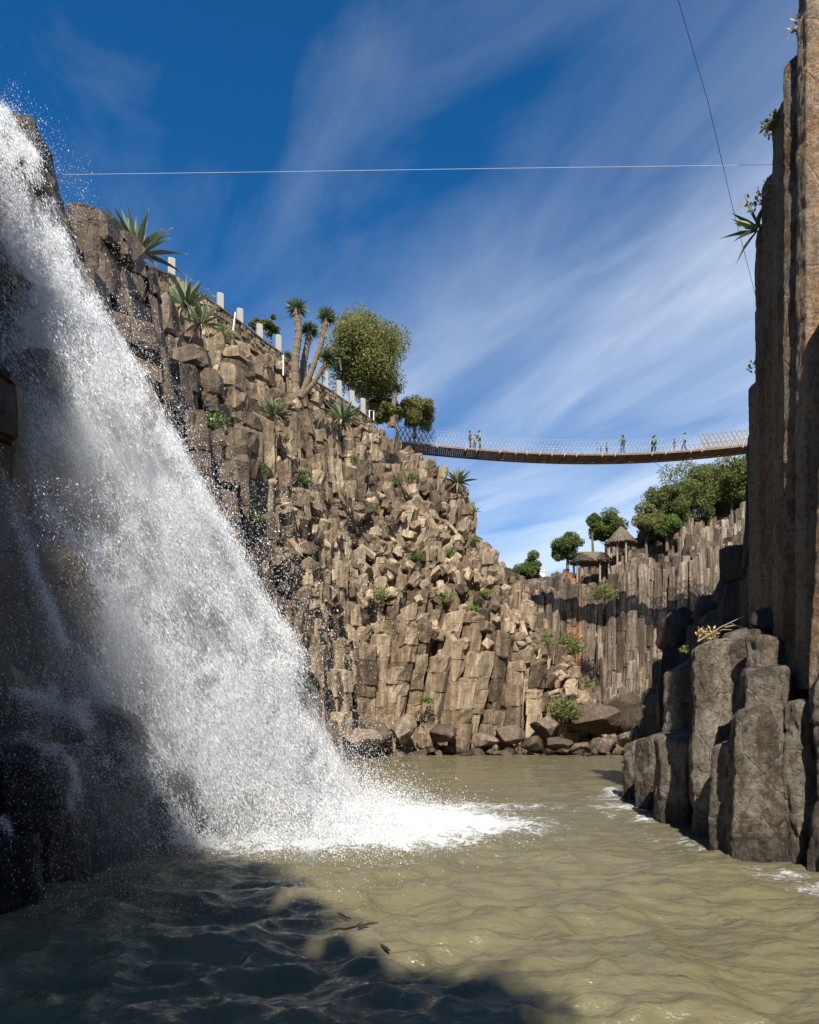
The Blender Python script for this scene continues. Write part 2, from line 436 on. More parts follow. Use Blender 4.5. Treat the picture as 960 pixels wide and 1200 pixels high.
def _lf(x, y):
    sh, px, yy_, D_, Zp = _sec(x, y)
    z = np.full(len(px), -3.); k = np.zeros(len(px))
    for m in range(4):
        u = (yy_ - D_[:, m]) / np.maximum(D_[:, m + 1] - D_[:, m], 1e-3); g = (u >= 0) & (u <= 1)
        z = np.where(g, Zp[:, m] + (Zp[:, m + 1] - Zp[:, m]) * u, z); k = np.where(g, m + u, k)
    over = yy_ > D_[:, 4]; beyond = yy_ - D_[:, 4]
    z = np.where(over, Zp[:, 4] - np.where(px > 515, np.clip(beyond - 5, 0, 99) * 2.5, 0), z); k = np.where(over, 4 + beyond, k)
    ok = (px < 706) & (yy_ > D_[:, 0]) & (z > -3)
    z = np.where(ok, z, -3)
    return z.reshape(sh), np.where(ok, k, -1).reshape(sh), px.reshape(sh)
def h_left(x, y):
    z, k, px = _lf(x, y)
    wgt = np.clip(k / .5, 0, 1) * np.clip((4.0 - k) / .8, .12, 1)
    lump = n2(x, y, 4.2, 3) * 2.2 + n2(x, y, 2.0, 5, 2) * 1.0
    lump = lump - 2.6 * np.exp(-((px - 404 - 3 * n2(x, y, 2, 6)) / 5.5) ** 2) * (k < 1.9) - 1.8 * np.exp(-((px - 352) / 4.0) ** 2) * (k < 2.2)
    return np.where(k >= 0, z + lump * wgt, -3)
def calm_left(x, y):
    z, k, px = _lf(x, y); return np.clip((4.0 - k) / .7, .22, 1)
def lean_left(x, y):
    a = math.sin(x * .35 + 1.3) * .5 + math.sin(y * .27 + x * .13) * .5
    return (.10 * min(1, max(0, (x + 6) / 6)) + a * .13, -.05 + a * .08)

mb = MB()
def zone(f):
    def g(x, y):
        z, k, px = _lf(x, y)
        return (k > -.5) & (k < 6.5) & (y > 5) & (y < 66) & f(k, px, x, y)
    return g
near_ = lambda k, px, x, y: px + 18 * n2(x, y, 3, 61) < 318
low_ = lambda k, px, x, y: k + .25 * n2(x, y, 3, 62) - np.clip((px - 430) / 900, 0, .3) < 1.75
cl = voronoi_cells((-26, 17), (4, 68), 1.28, .3, zone(lambda k, px, x, y: near_(k, px, x, y)), 4)
column_field(mb, cl, h_left, depth=1.6, joint=(.7, 1.9), hj=1.05, lean=lean_left, calm=calm_left, seed=5, gap=.06, drop=.24, tilt=.32, rough=.05, off=.10, spacing=1.28, bev=.12)
cl = voronoi_cells((-26, 17), (4, 68), 1.22, .3, zone(lambda k, px, x, y: ~near_(k, px, x, y) & low_(k, px, x, y)), 14)
column_field(mb, cl, h_left, depth=2.0, joint=(.7, 2.2), hj=.62, lean=lean_left, calm=calm_left, seed=6, gap=.05, drop=.12, tilt=.22, rough=.045, off=.07, spacing=1.22, bev=.06)
cl = voronoi_cells((-26, 17), (4, 68), .88, .29, zone(lambda k, px, x, y: ~near_(k, px, x, y) & ~low_(k, px, x, y)), 24)
column_field(mb, cl, h_left, depth=1.6, joint=(.5, 1.8), hj=.48, lean=lean_left, calm=calm_left, seed=7, gap=.05, drop=.10, tilt=.25, rough=.035, off=.07, spacing=.88, bev=.05)
# broken blocks lying on the rubble slope
r = np.random.default_rng(21)
cnt = 0
while cnt < 260:
    x = r.uniform(-12, 14); y = r.uniform(20, 60)
    kk = _lf(np.array([x]), np.array([y]))[1][0]
    pxx = 480 + F * x / y
    if kk < 1.25 or kk > 3.3 or pxx < 320: continue
    zz = float(h_left(np.array([x]), np.array([y]))[0])
    n = r.integers(5, 8); a0 = r.uniform(0, 6.28); rad = r.uniform(.24, .5)
    poly = np.array([[math.cos(a0 + 6.283 * k / n), math.sin(a0 + 6.283 * k / n)] for k in range(n)]) * rad * r.uniform(.8, 1.15, (n, 1))
    t = MB(); hh = r.uniform(.5, 1.3)
    block(t, np.zeros(2), poly, -hh / 2, hh / 2, (0, 0), r, 0, bev=.07, tilt=.12, rough=.03)
    E = np.array(Euler((r.normal(.3, .5), r.normal(.45, .45), r.uniform(0, 6.28))).to_matrix())
    v = np.concatenate(t.v) @ E.T + np.array([x, y, zz + r.uniform(.0, .45)])
    rn = r.random()
    mb.v.append(v); 
    for l_, tt in zip(t.loops, t.tot):
        mb.loops.append(l_ + mb.n); mb.tot.append(tt); mb.attr.append(np.full(len(tt), rn)); mb.mi.append(np.zeros(len(tt)))
    mb.n += len(v); cnt += 1
o = mb.obj('left_cliff', M_left); tag(o, kind='structure')
terrain('left_plateau', (-70, 17), (-14, 90), .9, lambda x, y: h_left(x, y) - .8, M_soil)

# ---- far cliff
FB = [(4, 70), (12, 70.5), (17, 71.5), (20.5, 73), (24, 71), (28, 73.5), (31, 72), (35, 74), (46, 72), (60, 72)][::-1]
FP = []
for X, zt, slope in [(4, 15, 0), (12, 15.5, 0), (17, 16.5, 0), (20.5, 17, 0), (24, 17.2, 1), (28, 18.6, 2), (31, 20.0, 2.6), (35, 21.8, 3), (46, 25, 3.5), (60, 26, 4)]:
    FP.append([(0, 0), (.7, 4), (2.6, 5.0), (3.2, zt), (6, zt + .8 + slope), (11, zt + 2.0 + slope * 1.6), (40, zt + 3 + slope * 2)])
FP = FP[::-1]
_ff = polyline_field([(x, y) for x, y in FB], FP)
def h_far(x, y):
    z, d, s = _ff(x, y); d = -d if False else d
    lump = (n2(x, y, 6, 13) * 2.0 + n2(x, y, 2.2, 14, 2) * 1.3) * np.clip(d / 3, 0, 1) * np.clip((z - 6) / 5, 0, 1)
    return np.where(d > 0, z + lump, -3)
# make sure the land side is the far side
if h_far(np.array([20.]), np.array([85.]))[0] < 0:
    FB = FB[::-1]; FP = FP[::-1]; _ff = polyline_field(FB, FP)
cf = voronoi_cells((4, 50), (66, 92), .80, .30, lambda x, y: (_ff(x, y)[1] > -.3) & (_ff(x, y)[1] < 13), 9)
mb = MB()
column_field(mb, cf, h_far, depth=2.0, joint=(1.3, 6), hj=.42, lean=lambda x, y: (0.0, 0), seed=15, drop=.12, tilt=.25, rough=.04, off=.06, spacing=.86, bev=.07, gap=.05)
o = mb.obj('far_cliff', M_far); tag(o, kind='structure')
terrain('far_plateau', (3, 120), (66, 170), 1.6, lambda x, y: h_far(x, y) - .8, M_soil)

# ---- right bank behind the near columns, in the shade of the tall cliff
RB = [(8.6, -12), (8.4, 6), (7.0, 14), (6.95, 19.5), (8.4, 24), (11.4, 34), (15.2, 45.0), (22, 52), (33, 58), (36, 70), (50, 71)]
RP = [
 [(0, 0), (.5, 8), (1, 15), (2, 21), (6, 23), (30, 24)],  # unseen cliff body beside the camera, raised to shade the bank behind
 [(0, 0), (.5, 8), (1, 15), (2, 21), (6, 23), (30, 24)],
 [(0, 0), (.5, 3.5), (1.2, 4.8), (1.9, 14), (3, 21), (30, 23)],
 [(0, 0), (.5, 3.3), (1.6, 4.8), (2.6, 8), (4.5, 18), (30, 22)],
 [(0, 0), (.6, 3.0), (2.0, 4.8), (4.5, 9.5), (8, 15), (30, 22)],
 [(0, 0), (.6, 2.6), (2.0, 5.5), (4.5, 9.0), (9, 16), (30, 24)],
 [(0, 0), (.8, 1.8), (3.0, 4.0), (6, 9), (12, 18), (30, 26)],
 [(0, 0), (.6, 2.6), (2.5, 5.5), (6, 12), (10, 20), (30, 26)],
 [(0, 0), (.6, 6), (2, 16), (4, 24), (9, 26.5), (30, 27)],
 [(0, 0), (.6, 6), (2, 16), (4, 24), (9, 26.5), (30, 27)],
 [(0, 0), (.6, 6), (2, 16), (4, 24), (9, 26.5), (30, 27)],
]
_rf = polyline_field(RB, RP)
if _rf(np.array([20.]), np.array([20.]))[1][0] < 0:
    RB = RB[::-1]; RP = RP[::-1]; _rf = polyline_field(RB, RP)
def h_right(x, y):
    z, d, s = _rf(x, y)
    return np.where(d > 0, z + n2(x, y, 4, 33) * 1.2 * np.clip(d / 2, 0, 1), -3)
cr_ = voronoi_cells((6, 48), (13.2, 72), 1.15, .3, lambda x, y: (_rf(x, y)[1] > -.1) & (_rf(x, y)[1] < 11), 19)
mb = MB()
column_field(mb, cr_, h_right, depth=1.6, joint=(.8, 2.6), hj=.5, lean=lambda x, y: (.08, .05), seed=25, drop=.1, tilt=.2, rough=.05, off=.08, spacing=1.15, bev=.12)
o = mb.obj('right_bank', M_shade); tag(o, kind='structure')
terrain('right_plateau', (6.5, 80), (-14, 75), 1.2, lambda x, y: h_right(x, y) - .8, M_soil)

# ---- cliff behind the camera that shades the near pool (unseen; skyline sloped to cast that shade)
def h_back(x, y):
    z = np.interp(x, [-15, -10.6, -8.7, -7.44, -6.18, -5.6, -3.3, -1.2, -.18, .33, 1, 3, 12], [40, 37, 34.4, 27.8, 24.3, 21.7, 20.5, 16.8, 15.3, 14.5, 13, 8.5, 7]) - .7 + n2(x, y, 2.5, 41) * .6
    return np.where((y < -9.4) & (y > -20), z, -3)
cb = voronoi_cells((-17, 12), (-13.5, -8), .6, .27, lambda x, y: y < -9.4, 31)
mb = MB()
column_field(mb, cb, h_back, depth=5, joint=(3, 6), hj=.35, seed=35, tilt=.4, spacing=.6)
o = mb.obj('near_cliff', M_shade); tag(o, kind='structure')
r = np.random.default_rng(51); n = 26000  # unseen leaves added along the skyline to break up its shadow edge
bxs = r.uniform(-15, 5, 60); bzs = h_back(bxs, np.full(60, -9.8)) + r.uniform(-.2, .5, 60); bi = r.integers(0, 60, n)
d = r.normal(size=(n, 3)); d /= np.linalg.norm(d, axis=1, keepdims=True); q = r.random(n) ** .5 * r.uniform(.4, 1.1, 60)[bi]
p = np.stack([bxs[bi], np.full(n, -9.9), bzs[bi]], 1) + d * q[:, None]
u = r.normal(size=(n, 3)); u /= np.linalg.norm(u, axis=1, keepdims=True); v = np.cross(u, d); sz = r.uniform(.05, .12, n)[:, None]
V = np.stack([p - u * sz, p + v * sz * .5, p + u * sz, p - v * sz * .5], 1).reshape(-1, 3)
mb = MB(); mb.add(V, np.arange(n)[:, None] * 4 + np.arange(4)[None], r.random(n)); _shadow_scrub = mb

# ------------------------------------------------------------------ near right basalt columns, each a thing
def near_column(name, cx, cy, z0, z1, rx, ry, ang, lean=(0, 0), label='', seed=0, mat=None, top=.12, n=6, slope=(0, 0), taper=.0, group=None, joints=0, lump=1.0):
    r = np.random.default_rng(seed + 900)
    K = 110; rows = min(max(14, int((z1 - z0) / .055)), 200)
    th = np.linspace(0, 2 * np.pi, K, endpoint=False)
    # worn polygon outline
    cor = np.sort((np.arange(n) + r.uniform(-.22, .22, n)) * 2 * np.pi / n)
    rr = np.full(K, 9.)
    for k in range(n):
        a, b = cor[k], cor[(k + 1) % n] + (2 * np.pi if k == n - 1 else 0)
        mid = (a + b) / 2; ap = math.cos((b - a) / 2) * r.uniform(.97, 1.1)
        cs = np.cos(th - mid); rr = np.minimum(rr, np.where(cs > .05, ap / np.maximum(cs, .05), 9))
    rr = np.minimum(rr, 1.15 if lump < 1 else 1.13)
    for _ in range(1 if lump < 1 else 2): rr = (np.roll(rr, 1) + rr * 2 + np.roll(rr, -1)) / 4
    u = np.linspace(0, 1, rows); V = []
    js = sorted(r.uniform(.1, .92, joints)) if joints else []
    for q in u:
        z = z0 + (z1 - z0) * q
        k = 1 - taper * q
        dt = (1 - q) * (z1 - z0)
        edge = 1 - .16 * max(0, 1 - dt / max(top, 1e-3)) ** 2 if dt < top else 1
        x = np.cos(th) * rr * rx * k * edge; y = np.sin(th) * rr * ry * k * edge
        for j in js:
            dj = abs(q - j) * (z1 - z0)
            if dj < .05: x = x * .955; y = y * .955
        xa = x * math.cos(ang) - y * math.sin(ang); ya = x * math.sin(ang) + y * math.cos(ang)
        zz = z + (xa * slope[0] + ya * slope[1]) * q ** 3
        V.append(np.stack([cx + xa + lean[0] * (z - z0), cy + ya + lean[1] * (z - z0), zz + 0 * xa], 1))
    # cap rings
    cen = V[-1].mean(0)
    for f in (.82, .55, .25):
        ring = cen + (V[rows - 1] - cen) * f; ring[:, 2] += .05 * (1 - f)
        V.append(ring)
    V = np.array(V); nr = len(V)
    flat = V.reshape(-1, 3)
    nrm = np.stack([np.tile(np.cos(th + ang), nr), np.tile(np.sin(th + ang), nr), np.zeros(nr * K)], 1)
    d1 = fbm(flat * np.array([1.1, 1.1, .7]) + seed, 3, 50 + seed) * .10
    d2 = fbm(flat * np.array([3.5, 3.5, 2.2]) + seed, 5, 60 + seed, .6) * .07
    rid = (1 - np.abs(fbm(flat * np.array([1.8, 1.8, 1.1]) + 9 + seed, 4, 70 + seed)) * 3).clip(0, 1) ** 3 * .05
    d3 = np.abs(fbm(flat * np.array([6, 6, 3.5]) + 3 + seed, 4, 66 + seed, .6)) * .035
    flat = flat + nrm * (d1 * lump ** 2 + d2 * lump - rid * lump - d3)[:, None]
    flat[:, 2] += fbm(flat * 3 + 5, 4, 80 + seed) * .05 * (np.arange(nr * K) >= (rows - 4) * K)
    ia = np.arange(K); ib = (ia + 1) % K
    Q = np.concatenate([np.stack([q * K + ia, q * K + ib, (q + 1) * K + ib, (q + 1) * K + ia], 1) for q in range(nr - 1)])
    m = MB(); b0 = np.array([cx, cy, z0])
    m.add(flat - b0, Q, r.random() * .6 + .1)
    m.loops.append(np.arange(K) + (nr - 1) * K); m.tot.append(np.array([K])); m.attr.append(np.array([.4])); m.mi.append(np.array([0]))
    o = m.obj(name, mat or M_right, smooth=True, loc=tuple(b0))
    try: o.data.set_sharp_from_angle(angle=R(38))
    except Exception: pass
    tag(o, label, 'rock column', group)
    return o

G1 = 'broad basalt columns standing in the water at the right bank'
NC = [  # px centre, waterline row -> depth, top row, half width, label
 (748, 938, 868, .42, 'short dark wedge of rock at the far left end of the standing columns'),
 (768, 950, 862, .52, 'short wet basalt column with white water flecks, far end of the near right columns'),
 (797, 968, 862, .60, 'short mossy basalt column beside the wet flecked one, rounded brown top'),
 (806, 945, 775, .66, 'tall pale column whose top slants down left, holding a curved patch of shadow'),
 (836, 985, 752, .50, 'tall narrow green stained column right of the column with a curved shadow'),
 (862, 1003, 870, .46, 'thin dark column pinched between the green stained one and the broadest one'),
]
def place_near(px, base, top, half, label, seed, slope=(0, 0), lean=(0, 0), ang=.3, depth=None, n=6, ztop=None):
    Yf = CH * F / (base - H0)
    Y = Yf + half * .85
    X = (px - 480) / F * Y
    z1 = P(px, top, Y - half * .3).z if ztop is None else ztop
    return near_column('basalt_column', X, Y, -1.0, z1, half, half, ang, lean, label, seed, slope=slope, n=n, group=G1)
for i, (px, ba, tp, hw, lb) in enumerate(NC):
    place_near(px, ba, tp, hw, lb, i, slope=((.25, 0), (.35, -.1), (.05, .1), (.45, .0), (.2, -.1), (.1, 0))[i], ang=.3 + i * .5)
near_column('basalt_column', 6.13, 12.05, -1, P(888, 828, 11.8).z, .56, .45, .35, (.02, 0), 'broadest grey brown column with pale ragged veins, front of the right bank', 11, group=G1, slope=(.15, 0))
near_column('basalt_column', 6.74, 11.75, -1, P(936, 822, 11.5).z, .33, .34, .1, (0, 0), 'tall speckled column pressed against the right side of the broadest one', 12, group=G1)
near_column('basalt_column', 6.86, 10.95, -1, P(975, 780, 10.7).z, .46, .42, .8, (.03, 0), 'dark craggy column cut off by the right edge of the photo', 13, group=G1, joints=3)
near_column('basalt_column', 6.95, 14.1, -1, P(874, 738, 14).z, .54, .5, .4, (0, 0), 'tallest lit column under the dry branches, its top just below the dark blocks', 14, group=G1, slope=(.1, .1))
near_column('basalt_column', 6.93, 13.15, -1, P(900, 748, 13).z, .46, .44, .9, (0, 0), 'column with a smooth sloping top beside the dark hollow in the ledge', 15, group=G1, slope=(-.25, 0))
near_column('basalt_column', 7.4, 15.6, -1, 4.3, .6, .6, .2, (0, 0), 'brown column set back under the left foot of the tall cliff', 16, group=G1, slope=(.3, 0))
near_column('basalt_column', 6.52, 12.5, -1, P(902, 782, 12.2).z, .56, .40, .55, (0, 0), 'slab of brown rock with a crack, lying over the broadest column', 17, group=G1, slope=(.05, 0), joints=1)
near_column('basalt_column', 7.9, 13.6, -1, 3.9, .6, .6, .7, (0, 0), 'dark block at the back of the hollow in the ledge', 18, group=G1)

# tall columns of the near cliff on the right
G2 = 'tall basalt columns of the near right cliff'
def tall(cx, cy, z0, z1, rx, ang, label, seed, lean=(0, 0), joints=4, slope=(0, 0), ry=None):
    near_column('basalt_column', cx, cy, z0, z1, rx, ry or rx, ang, lean, label, seed, M_tall, group=G2, lump=.3, joints=joints, slope=slope)
tall(7.88, 15.1, 3.6, 9.9, .34, .5, 'low stub column left of the tall right cliff, ending just above the bridge', 31, joints=2)
tall(7.80, 14.55, 3.6, 13.1, .42, .1, 'dark tall column whose top ends just above the hanging agave', 32, joints=3, slope=(.5, 0))
tall(7.72, 14.0, 3.6, 13.8, .44, .7, 'shadowed column with stepped upper blocks above the hanging agave', 33, joints=9, slope=(.5, 0))
tall(7.62, 13.4, 3.6, 14.6, .45, .35, 'shadowed column in the middle of the tall right cliff', 36, joints=6, slope=(.3, 0))
tall(7.48, 12.85, 3.2, 14.8, .42, .9, 'dark reddish column tucked behind the sunlit ochre one', 37, joints=5)
tall(7.40, 12.4, 3.0, 15.3, .37, .52, 'sunlit ochre column with notched joints down the right edge of the photo', 34, joints=8, lean=(.004, 0))
tall(7.12, 11.45, 2.4, 9.9, .42, .9, 'nearest dark column rising at the right edge above the water', 35, joints=4, lean=(.045, 0))
tall(7.70, 10.2, -1, 8.8, .62, .3, 'unseen column added outside the right edge to shade the nearest dark one', 38, joints=4)  # out of view; added to keep sun off the dark column beside it
tall(7.74, 12.75, 3.0, 18.5, .4, .3, 'highest column of the right cliff, leaving the top of the photo', 41, joints=8)
tall(8.3, 13.0, 3.0, 17.0, .5, .2, 'hindmost tall column set back from the edge of the right cliff', 39, joints=5)
tall(8.2, 12.0, 2.0, 18.6, .5, .9, 'column set back behind the sunlit ochre one', 40, joints=5)

# ------------------------------------------------------------------ boulders
def boulder(x, y, z, s, seed, label, group='brown boulders along the far shore', mat=None, sq=(1, 1, .7), name='boulder'):
    import bmesh
    bm = bmesh.new(); bmesh.ops.create_icosphere(bm, subdivisions=4, radius=1)
    v = np.array([w.co[:] for w in bm.verts]); f = np.array([[w.index for w in q.verts] for q in bm.faces]); bm.free()
    r = np.random.default_rng(seed + 500)
    # knock flats off the sphere so that it reads as broken rock
    for k in range(20):
        nn = r.normal(size=3); nn /= np.linalg.norm(nn); dd = r.uniform(.5, .85)
        t = v @ nn - dd; v = v - np.outer(np.clip(t, 0, None), nn) * .92
    v = v * (1 + fbm(v * 1.3 + seed, 4, seed)[:, None] * .16 + fbm(v * 5 + seed, 3, seed + 3)[:, None] * .04)
    v = v * np.array(sq) * s
    a = r.uniform(0, 6.28); c_, s_ = math.cos(a), math.sin(a)
    v = np.stack([v[:, 0] * c_ - v[:, 1] * s_, v[:, 0] * s_ + v[:, 1] * c_, v[:, 2]], 1)
    m = MB(); m.add(v, f, r.random()); o = m.obj(name, mat or M_boulder, smooth=True, loc=(x, y, z))
    try: o.data.set_sharp_from_angle(angle=R(28))
    except Exception: pass
    tag(o, label, 'boulder', group); return o
for i, (px, py, Y, s, sq, lb) in enumerate([
 (700, 845, 47, 1.75, (1.25, 1, .75), 'biggest rounded ochre boulder right of the bush on the far shore'),
 (676, 838, 48, 1.35, (1, 1, 1.0), 'upright brown boulder just right of the bush on the far shore'),
 (733, 838, 48.5, 1.9, (1, 1, 1.1), 'ochre rock mound beside the dark shaded bank'),
 (735, 868, 45.2, .9, (1.3, 1, .8), 'low wet rock at the right end of the far shore boulders'),
 (707, 873, 44.6, .95, (1.7, 1, .65), 'wide flat topped wet rock at the waterline of the far shore'),
 (683, 876, 44.4, .8, (1.4, 1, .6), 'dark wet rock left of the wide flat topped one at the waterline'),
 (655, 872, 44.6, 1.0, (1.3, 1, .7), 'reddish brown boulder below the bush at the far waterline'),
 (640, 852, 46, 1.1, (1.2, 1, .8), 'sloping red brown boulder left of the bush on the far shore'),
 (625, 872, 44.5, .9, (1.2, 1, .8), 'dark boulder with a split side, left of the sloping red brown one'),
 (793, 738, 30, 1.05, (1, 1, 1.0), 'round ochre boulder perched on the edge of the dark bank'),
 (520, 862, 44.5, 1.1, (1.5, 1, .7), 'wide flat boulder at the foot of the cliff below its middle'),
 (440, 862, 43.5, 1.4, (1.7, 1, .75), 'big smooth slanting slab at the foot of the cliff near the spray'),
 (472, 856, 44, 1.2, (1.2, 1, .9), 'lumpy brown boulder right of the big smooth slab'),
 (412, 868, 41.5, 1.7, (1.3, 1, .8), 'dark wet rock mound in the spray beside the waterfall'),
 (568, 868, 44.6, 1.0, (1.3, 1, .6), 'low grey boulder at the waterline under the pale cliff'),
 (600, 864, 45, 1.1, (1.1, 1, .7), 'squarish boulder leaning on the pale cliff foot')]):
    p = P(px, py, Y); boulder(p.x, Y, p.z, s, i, lb, sq=sq)
r = np.random.default_rng(77)
for i in range(46):
    px = r.uniform(395, 745); Y = r.uniform(43.6, 45.6) if px > 430 else r.uniform(40, 43)
    boulder((px - 480) / F * Y, Y, r.uniform(-.1, .35), r.uniform(.3, .75), 100 + i, 'small brown stone among the boulders strung along the far waterline', sq=(1.2, 1, .75))
# shaded blocks heaped on the ledge behind the near columns
r = np.random.default_rng(5)
for i, (px, py, Y, s, lb) in enumerate([
 (902, 731, 13.9, .42, 'bluish dark block wedged at the foot of the tall cliff'),
 (924, 738, 13.6, .30, 'small pale sided block beside the bluish dark one'),
 (862, 690, 20, .75, 'large shaded block in the dark heap behind the columns'),
 (835, 715, 22, .8, 'mossy shaded block lower down the dark heap'),
 (872, 655, 24, .85, 'topmost shaded block of the dark heap beside the tall cliff')]):
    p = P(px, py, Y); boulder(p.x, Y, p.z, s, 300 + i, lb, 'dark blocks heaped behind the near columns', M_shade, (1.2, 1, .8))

# ------------------------------------------------------------------ water
def foam_mask(x, y):
    """foam where the fall lands, trailing towards the right, and along the columns"""
    q = np.exp(-(((x + 2.2) / 2.7) ** 2 + ((y - 14.9) / 2.5) ** 2) ** 1.3) * 1.25
    q += np.exp(-(((x - .5 - .1 * (y - 16)) / 2.4) ** 2 + ((y - 16.4) / 2.5) ** 2)) * .74
    q += np.exp(-(((x - .3) / 1.6) ** 2 + ((y - 13.4) / 1.0) ** 2)) * .34
    q += np.exp(-(((x + 2) / 3.5) ** 2 + ((y - 20) / 4.5) ** 2)) * .55
    q += np.exp(-(((x - 2.2) / 1.8) ** 2 + ((y - 15.6) / 1.3) ** 2)) * .36
    q += np.exp(-(((x - 3.2) / 2.4) ** 2 + ((y - 19) / .9) ** 2)) * .40
    q += np.exp(-(((x - 1.8) / .9) ** 2 + ((y - 12) / .25) ** 2)) * .2
    e = np.interp(y, [8, 9.5, 10.5, 11.4, 12.5, 13.8, 18, 20.4, 24], [6.6, 6.4, 6.2, 5.75, 5.6, 5.75, 6.1, 6.2, 7.3])
    q += np.exp(-((x - e + .15) / .55) ** 2) * .56 * (y < 24) * (y > 8.5) * (.75 + .9 * n2(x, y, 1.1, 71))
    q += np.exp(-((x - e + .9) / .35) ** 2) * .30 * (y < 22) * (y > 9) * (.5 + 1.4 * n2(x, y, 1.5, 72))
    q += np.exp(-((y - 43.4) / .8) ** 2) * .3 * (x > -5)
    return q
def wave_z(x, y):
    d = np.hypot(x + 1.8, y - 15)
    p = np.stack([x, y, 0 * x], -1)
    a = fbm(p * np.array([.55, 1.3, 1]), 3, 90) * .085
    ring = np.sin(d * 3.4 + n2(x, y, 2.6, 91) * 3.2) * .05 * np.exp(-((d - 6) / 6.0) ** 2)
    b = (1 - np.abs(fbm(p * np.array([.9, 1.9, 1]) + 4, 3, 95)) * 2.2) * .085
    c = fbm(p * np.array([2.6, 6.5, 1]), 4, 97, .6) * .042
    near = np.clip(1.55 - np.hypot(x + 1.5, y - 6) / 10, .3, 1.5)
    fo = foam_mask(x, y)
    boil = (fbm(p * 1.7, 4, 99) + .25) * .32 * np.clip(fo - .35, 0, .9)
    return (a + ring + b * 1.1 + c) * near + boil
def water_grid(xs, ys, sx, sy):
    nx = int((xs[1] - xs[0]) / sx) + 1; ny = int((ys[1] - ys[0]) / sy) + 1
    return np.meshgrid(np.linspace(*xs, nx), np.linspace(*ys, ny))
yy = [-3.5]
while yy[-1] < 92: yy.append(yy[-1] + max(.035, .0045 * max(yy[-1], 0)))
yy = np.array(yy)
nx = 620
U = np.linspace(0, 1, nx); X = np.zeros((len(yy), nx)); Yg = np.repeat(yy[:, None], nx, 1)
wL = np.interp(yy, [-4, 10, 20, 40, 60, 92], [-8, -7, -7, -9, -10, 0]); wR = np.interp(yy, [-4, 10, 22, 40, 60, 92], [10, 9, 11, 19, 42, 55])
X = wL[:, None] + (wR - wL)[:, None] * U[None]
Z = wave_z(X, Yg); FM = foam_mask(X, Yg)
mb = MB(); a = (np.arange(len(yy) - 1)[:, None] * nx + np.arange(nx - 1)[None]).ravel()
mb.add(np.stack([X, Yg, Z], -1), np.stack([a, a + 1, a + nx + 1, a + nx], 1), 0)
m, nt, b = newmat('river_water'); L = nt.links
geo = nd(nt, 'ShaderNodeNewGeometry'); co = geo.outputs['Position']
fa = nd(nt, 'ShaderNodeAttribute', attribute_name='foam').outputs['Fac']
nz = noise(nt, mapping(nt, co, (1.2, 1.9, 1)), 2.2, 9, .76, .8); nz2 = noise(nt, mapping(nt, co, (.5, 1.0, .5)), .5, 5, .6)
lace = ramp(nt, [(.0, 1), (.16, .0)]); vo = nt.nodes.new('ShaderNodeTexVoronoi'); vo.feature = 'DISTANCE_TO_EDGE'; vo.inputs['Scale'].default_value = 2.6
wv = mixc(nt, .35, co, nt.nodes[-1].outputs[0] if False else co)
nn_ = nt.nodes.new('ShaderNodeTexNoise'); nn_.inputs['Scale'].default_value = 2.2; nn_.inputs['Detail'].default_value = 5; L.new(co, nn_.inputs['Vector'])
va = nt.nodes.new('ShaderNodeVectorMath'); va.operation = 'ADD'; L.new(co, va.inputs[0])
vs = nt.nodes.new('ShaderNodeVectorMath'); vs.operation = 'SCALE'; vs.inputs[3].default_value = .9; L.new(nn_.outputs['Color'], vs.inputs[0]); L.new(vs.outputs[0], va.inputs[1])
L.new(va.outputs[0], vo.inputs['Vector']); L.new(vo.outputs['Distance'], lace.inputs[0])
thr = math_(nt, 'ADD', fa, math_(nt, 'MULTIPLY', math_(nt, 'SUBTRACT', nz, .5), 2.1))
thr = math_(nt, 'ADD', thr, math_(nt, 'MULTIPLY', lace.outputs[0], .16))
fr = ramp(nt, [(.47, 0), (.58, .30), (.72, .75), (.95, 1)]); L.new(thr, fr.inputs[0])
wc = ramp(nt, [(.3, (.124, .110, .060)), (.7, (.163, .146, .082))]); L.new(nz2, wc.inputs[0])
c = mixc(nt, fr.outputs[0], wc.outputs[0], (.62, .63, .61)); L.new(c, b.inputs['Base Color'])
L.new(math_(nt, 'ADD', .07, math_(nt, 'MULTIPLY', fr.outputs[0], .6)), b.inputs['Roughness'])
b.inputs['IOR'].default_value = 1.33; b.inputs['Specular IOR Level'].default_value = .5
hh = math_(nt, 'ADD', noise(nt, mapping(nt, co, (1.0, 2.0, 1)), 2.6, 6, .62, .5), math_(nt, 'MULTIPLY', noise(nt, mapping(nt, co, (1, 1.6, 1)), 9, 4, .6), .3))
hh = math_(nt, 'ADD', hh, math_(nt, 'MULTIPLY', fr.outputs[0], .5))
L.new(bump(nt, hh, .7, .085), b.inputs['Normal'])
w = mb.obj('water', m, smooth=True); tag(w, kind='structure')
at = w.data.attributes.new('foam', 'FLOAT', 'POINT'); at.data.foreach_set('value', FM.astype(np.float32).ravel())
# river bed / ground reaching the horizon
mb = MB(); mb.add([(-3000, -3000, -1.6), (3000, -3000, -1.6), (3000, 3000, -1.6), (-3000, 3000, -1.6)], [[0, 1, 2, 3]])
tag(mb.obj('ground', M_soil), kind='structure')

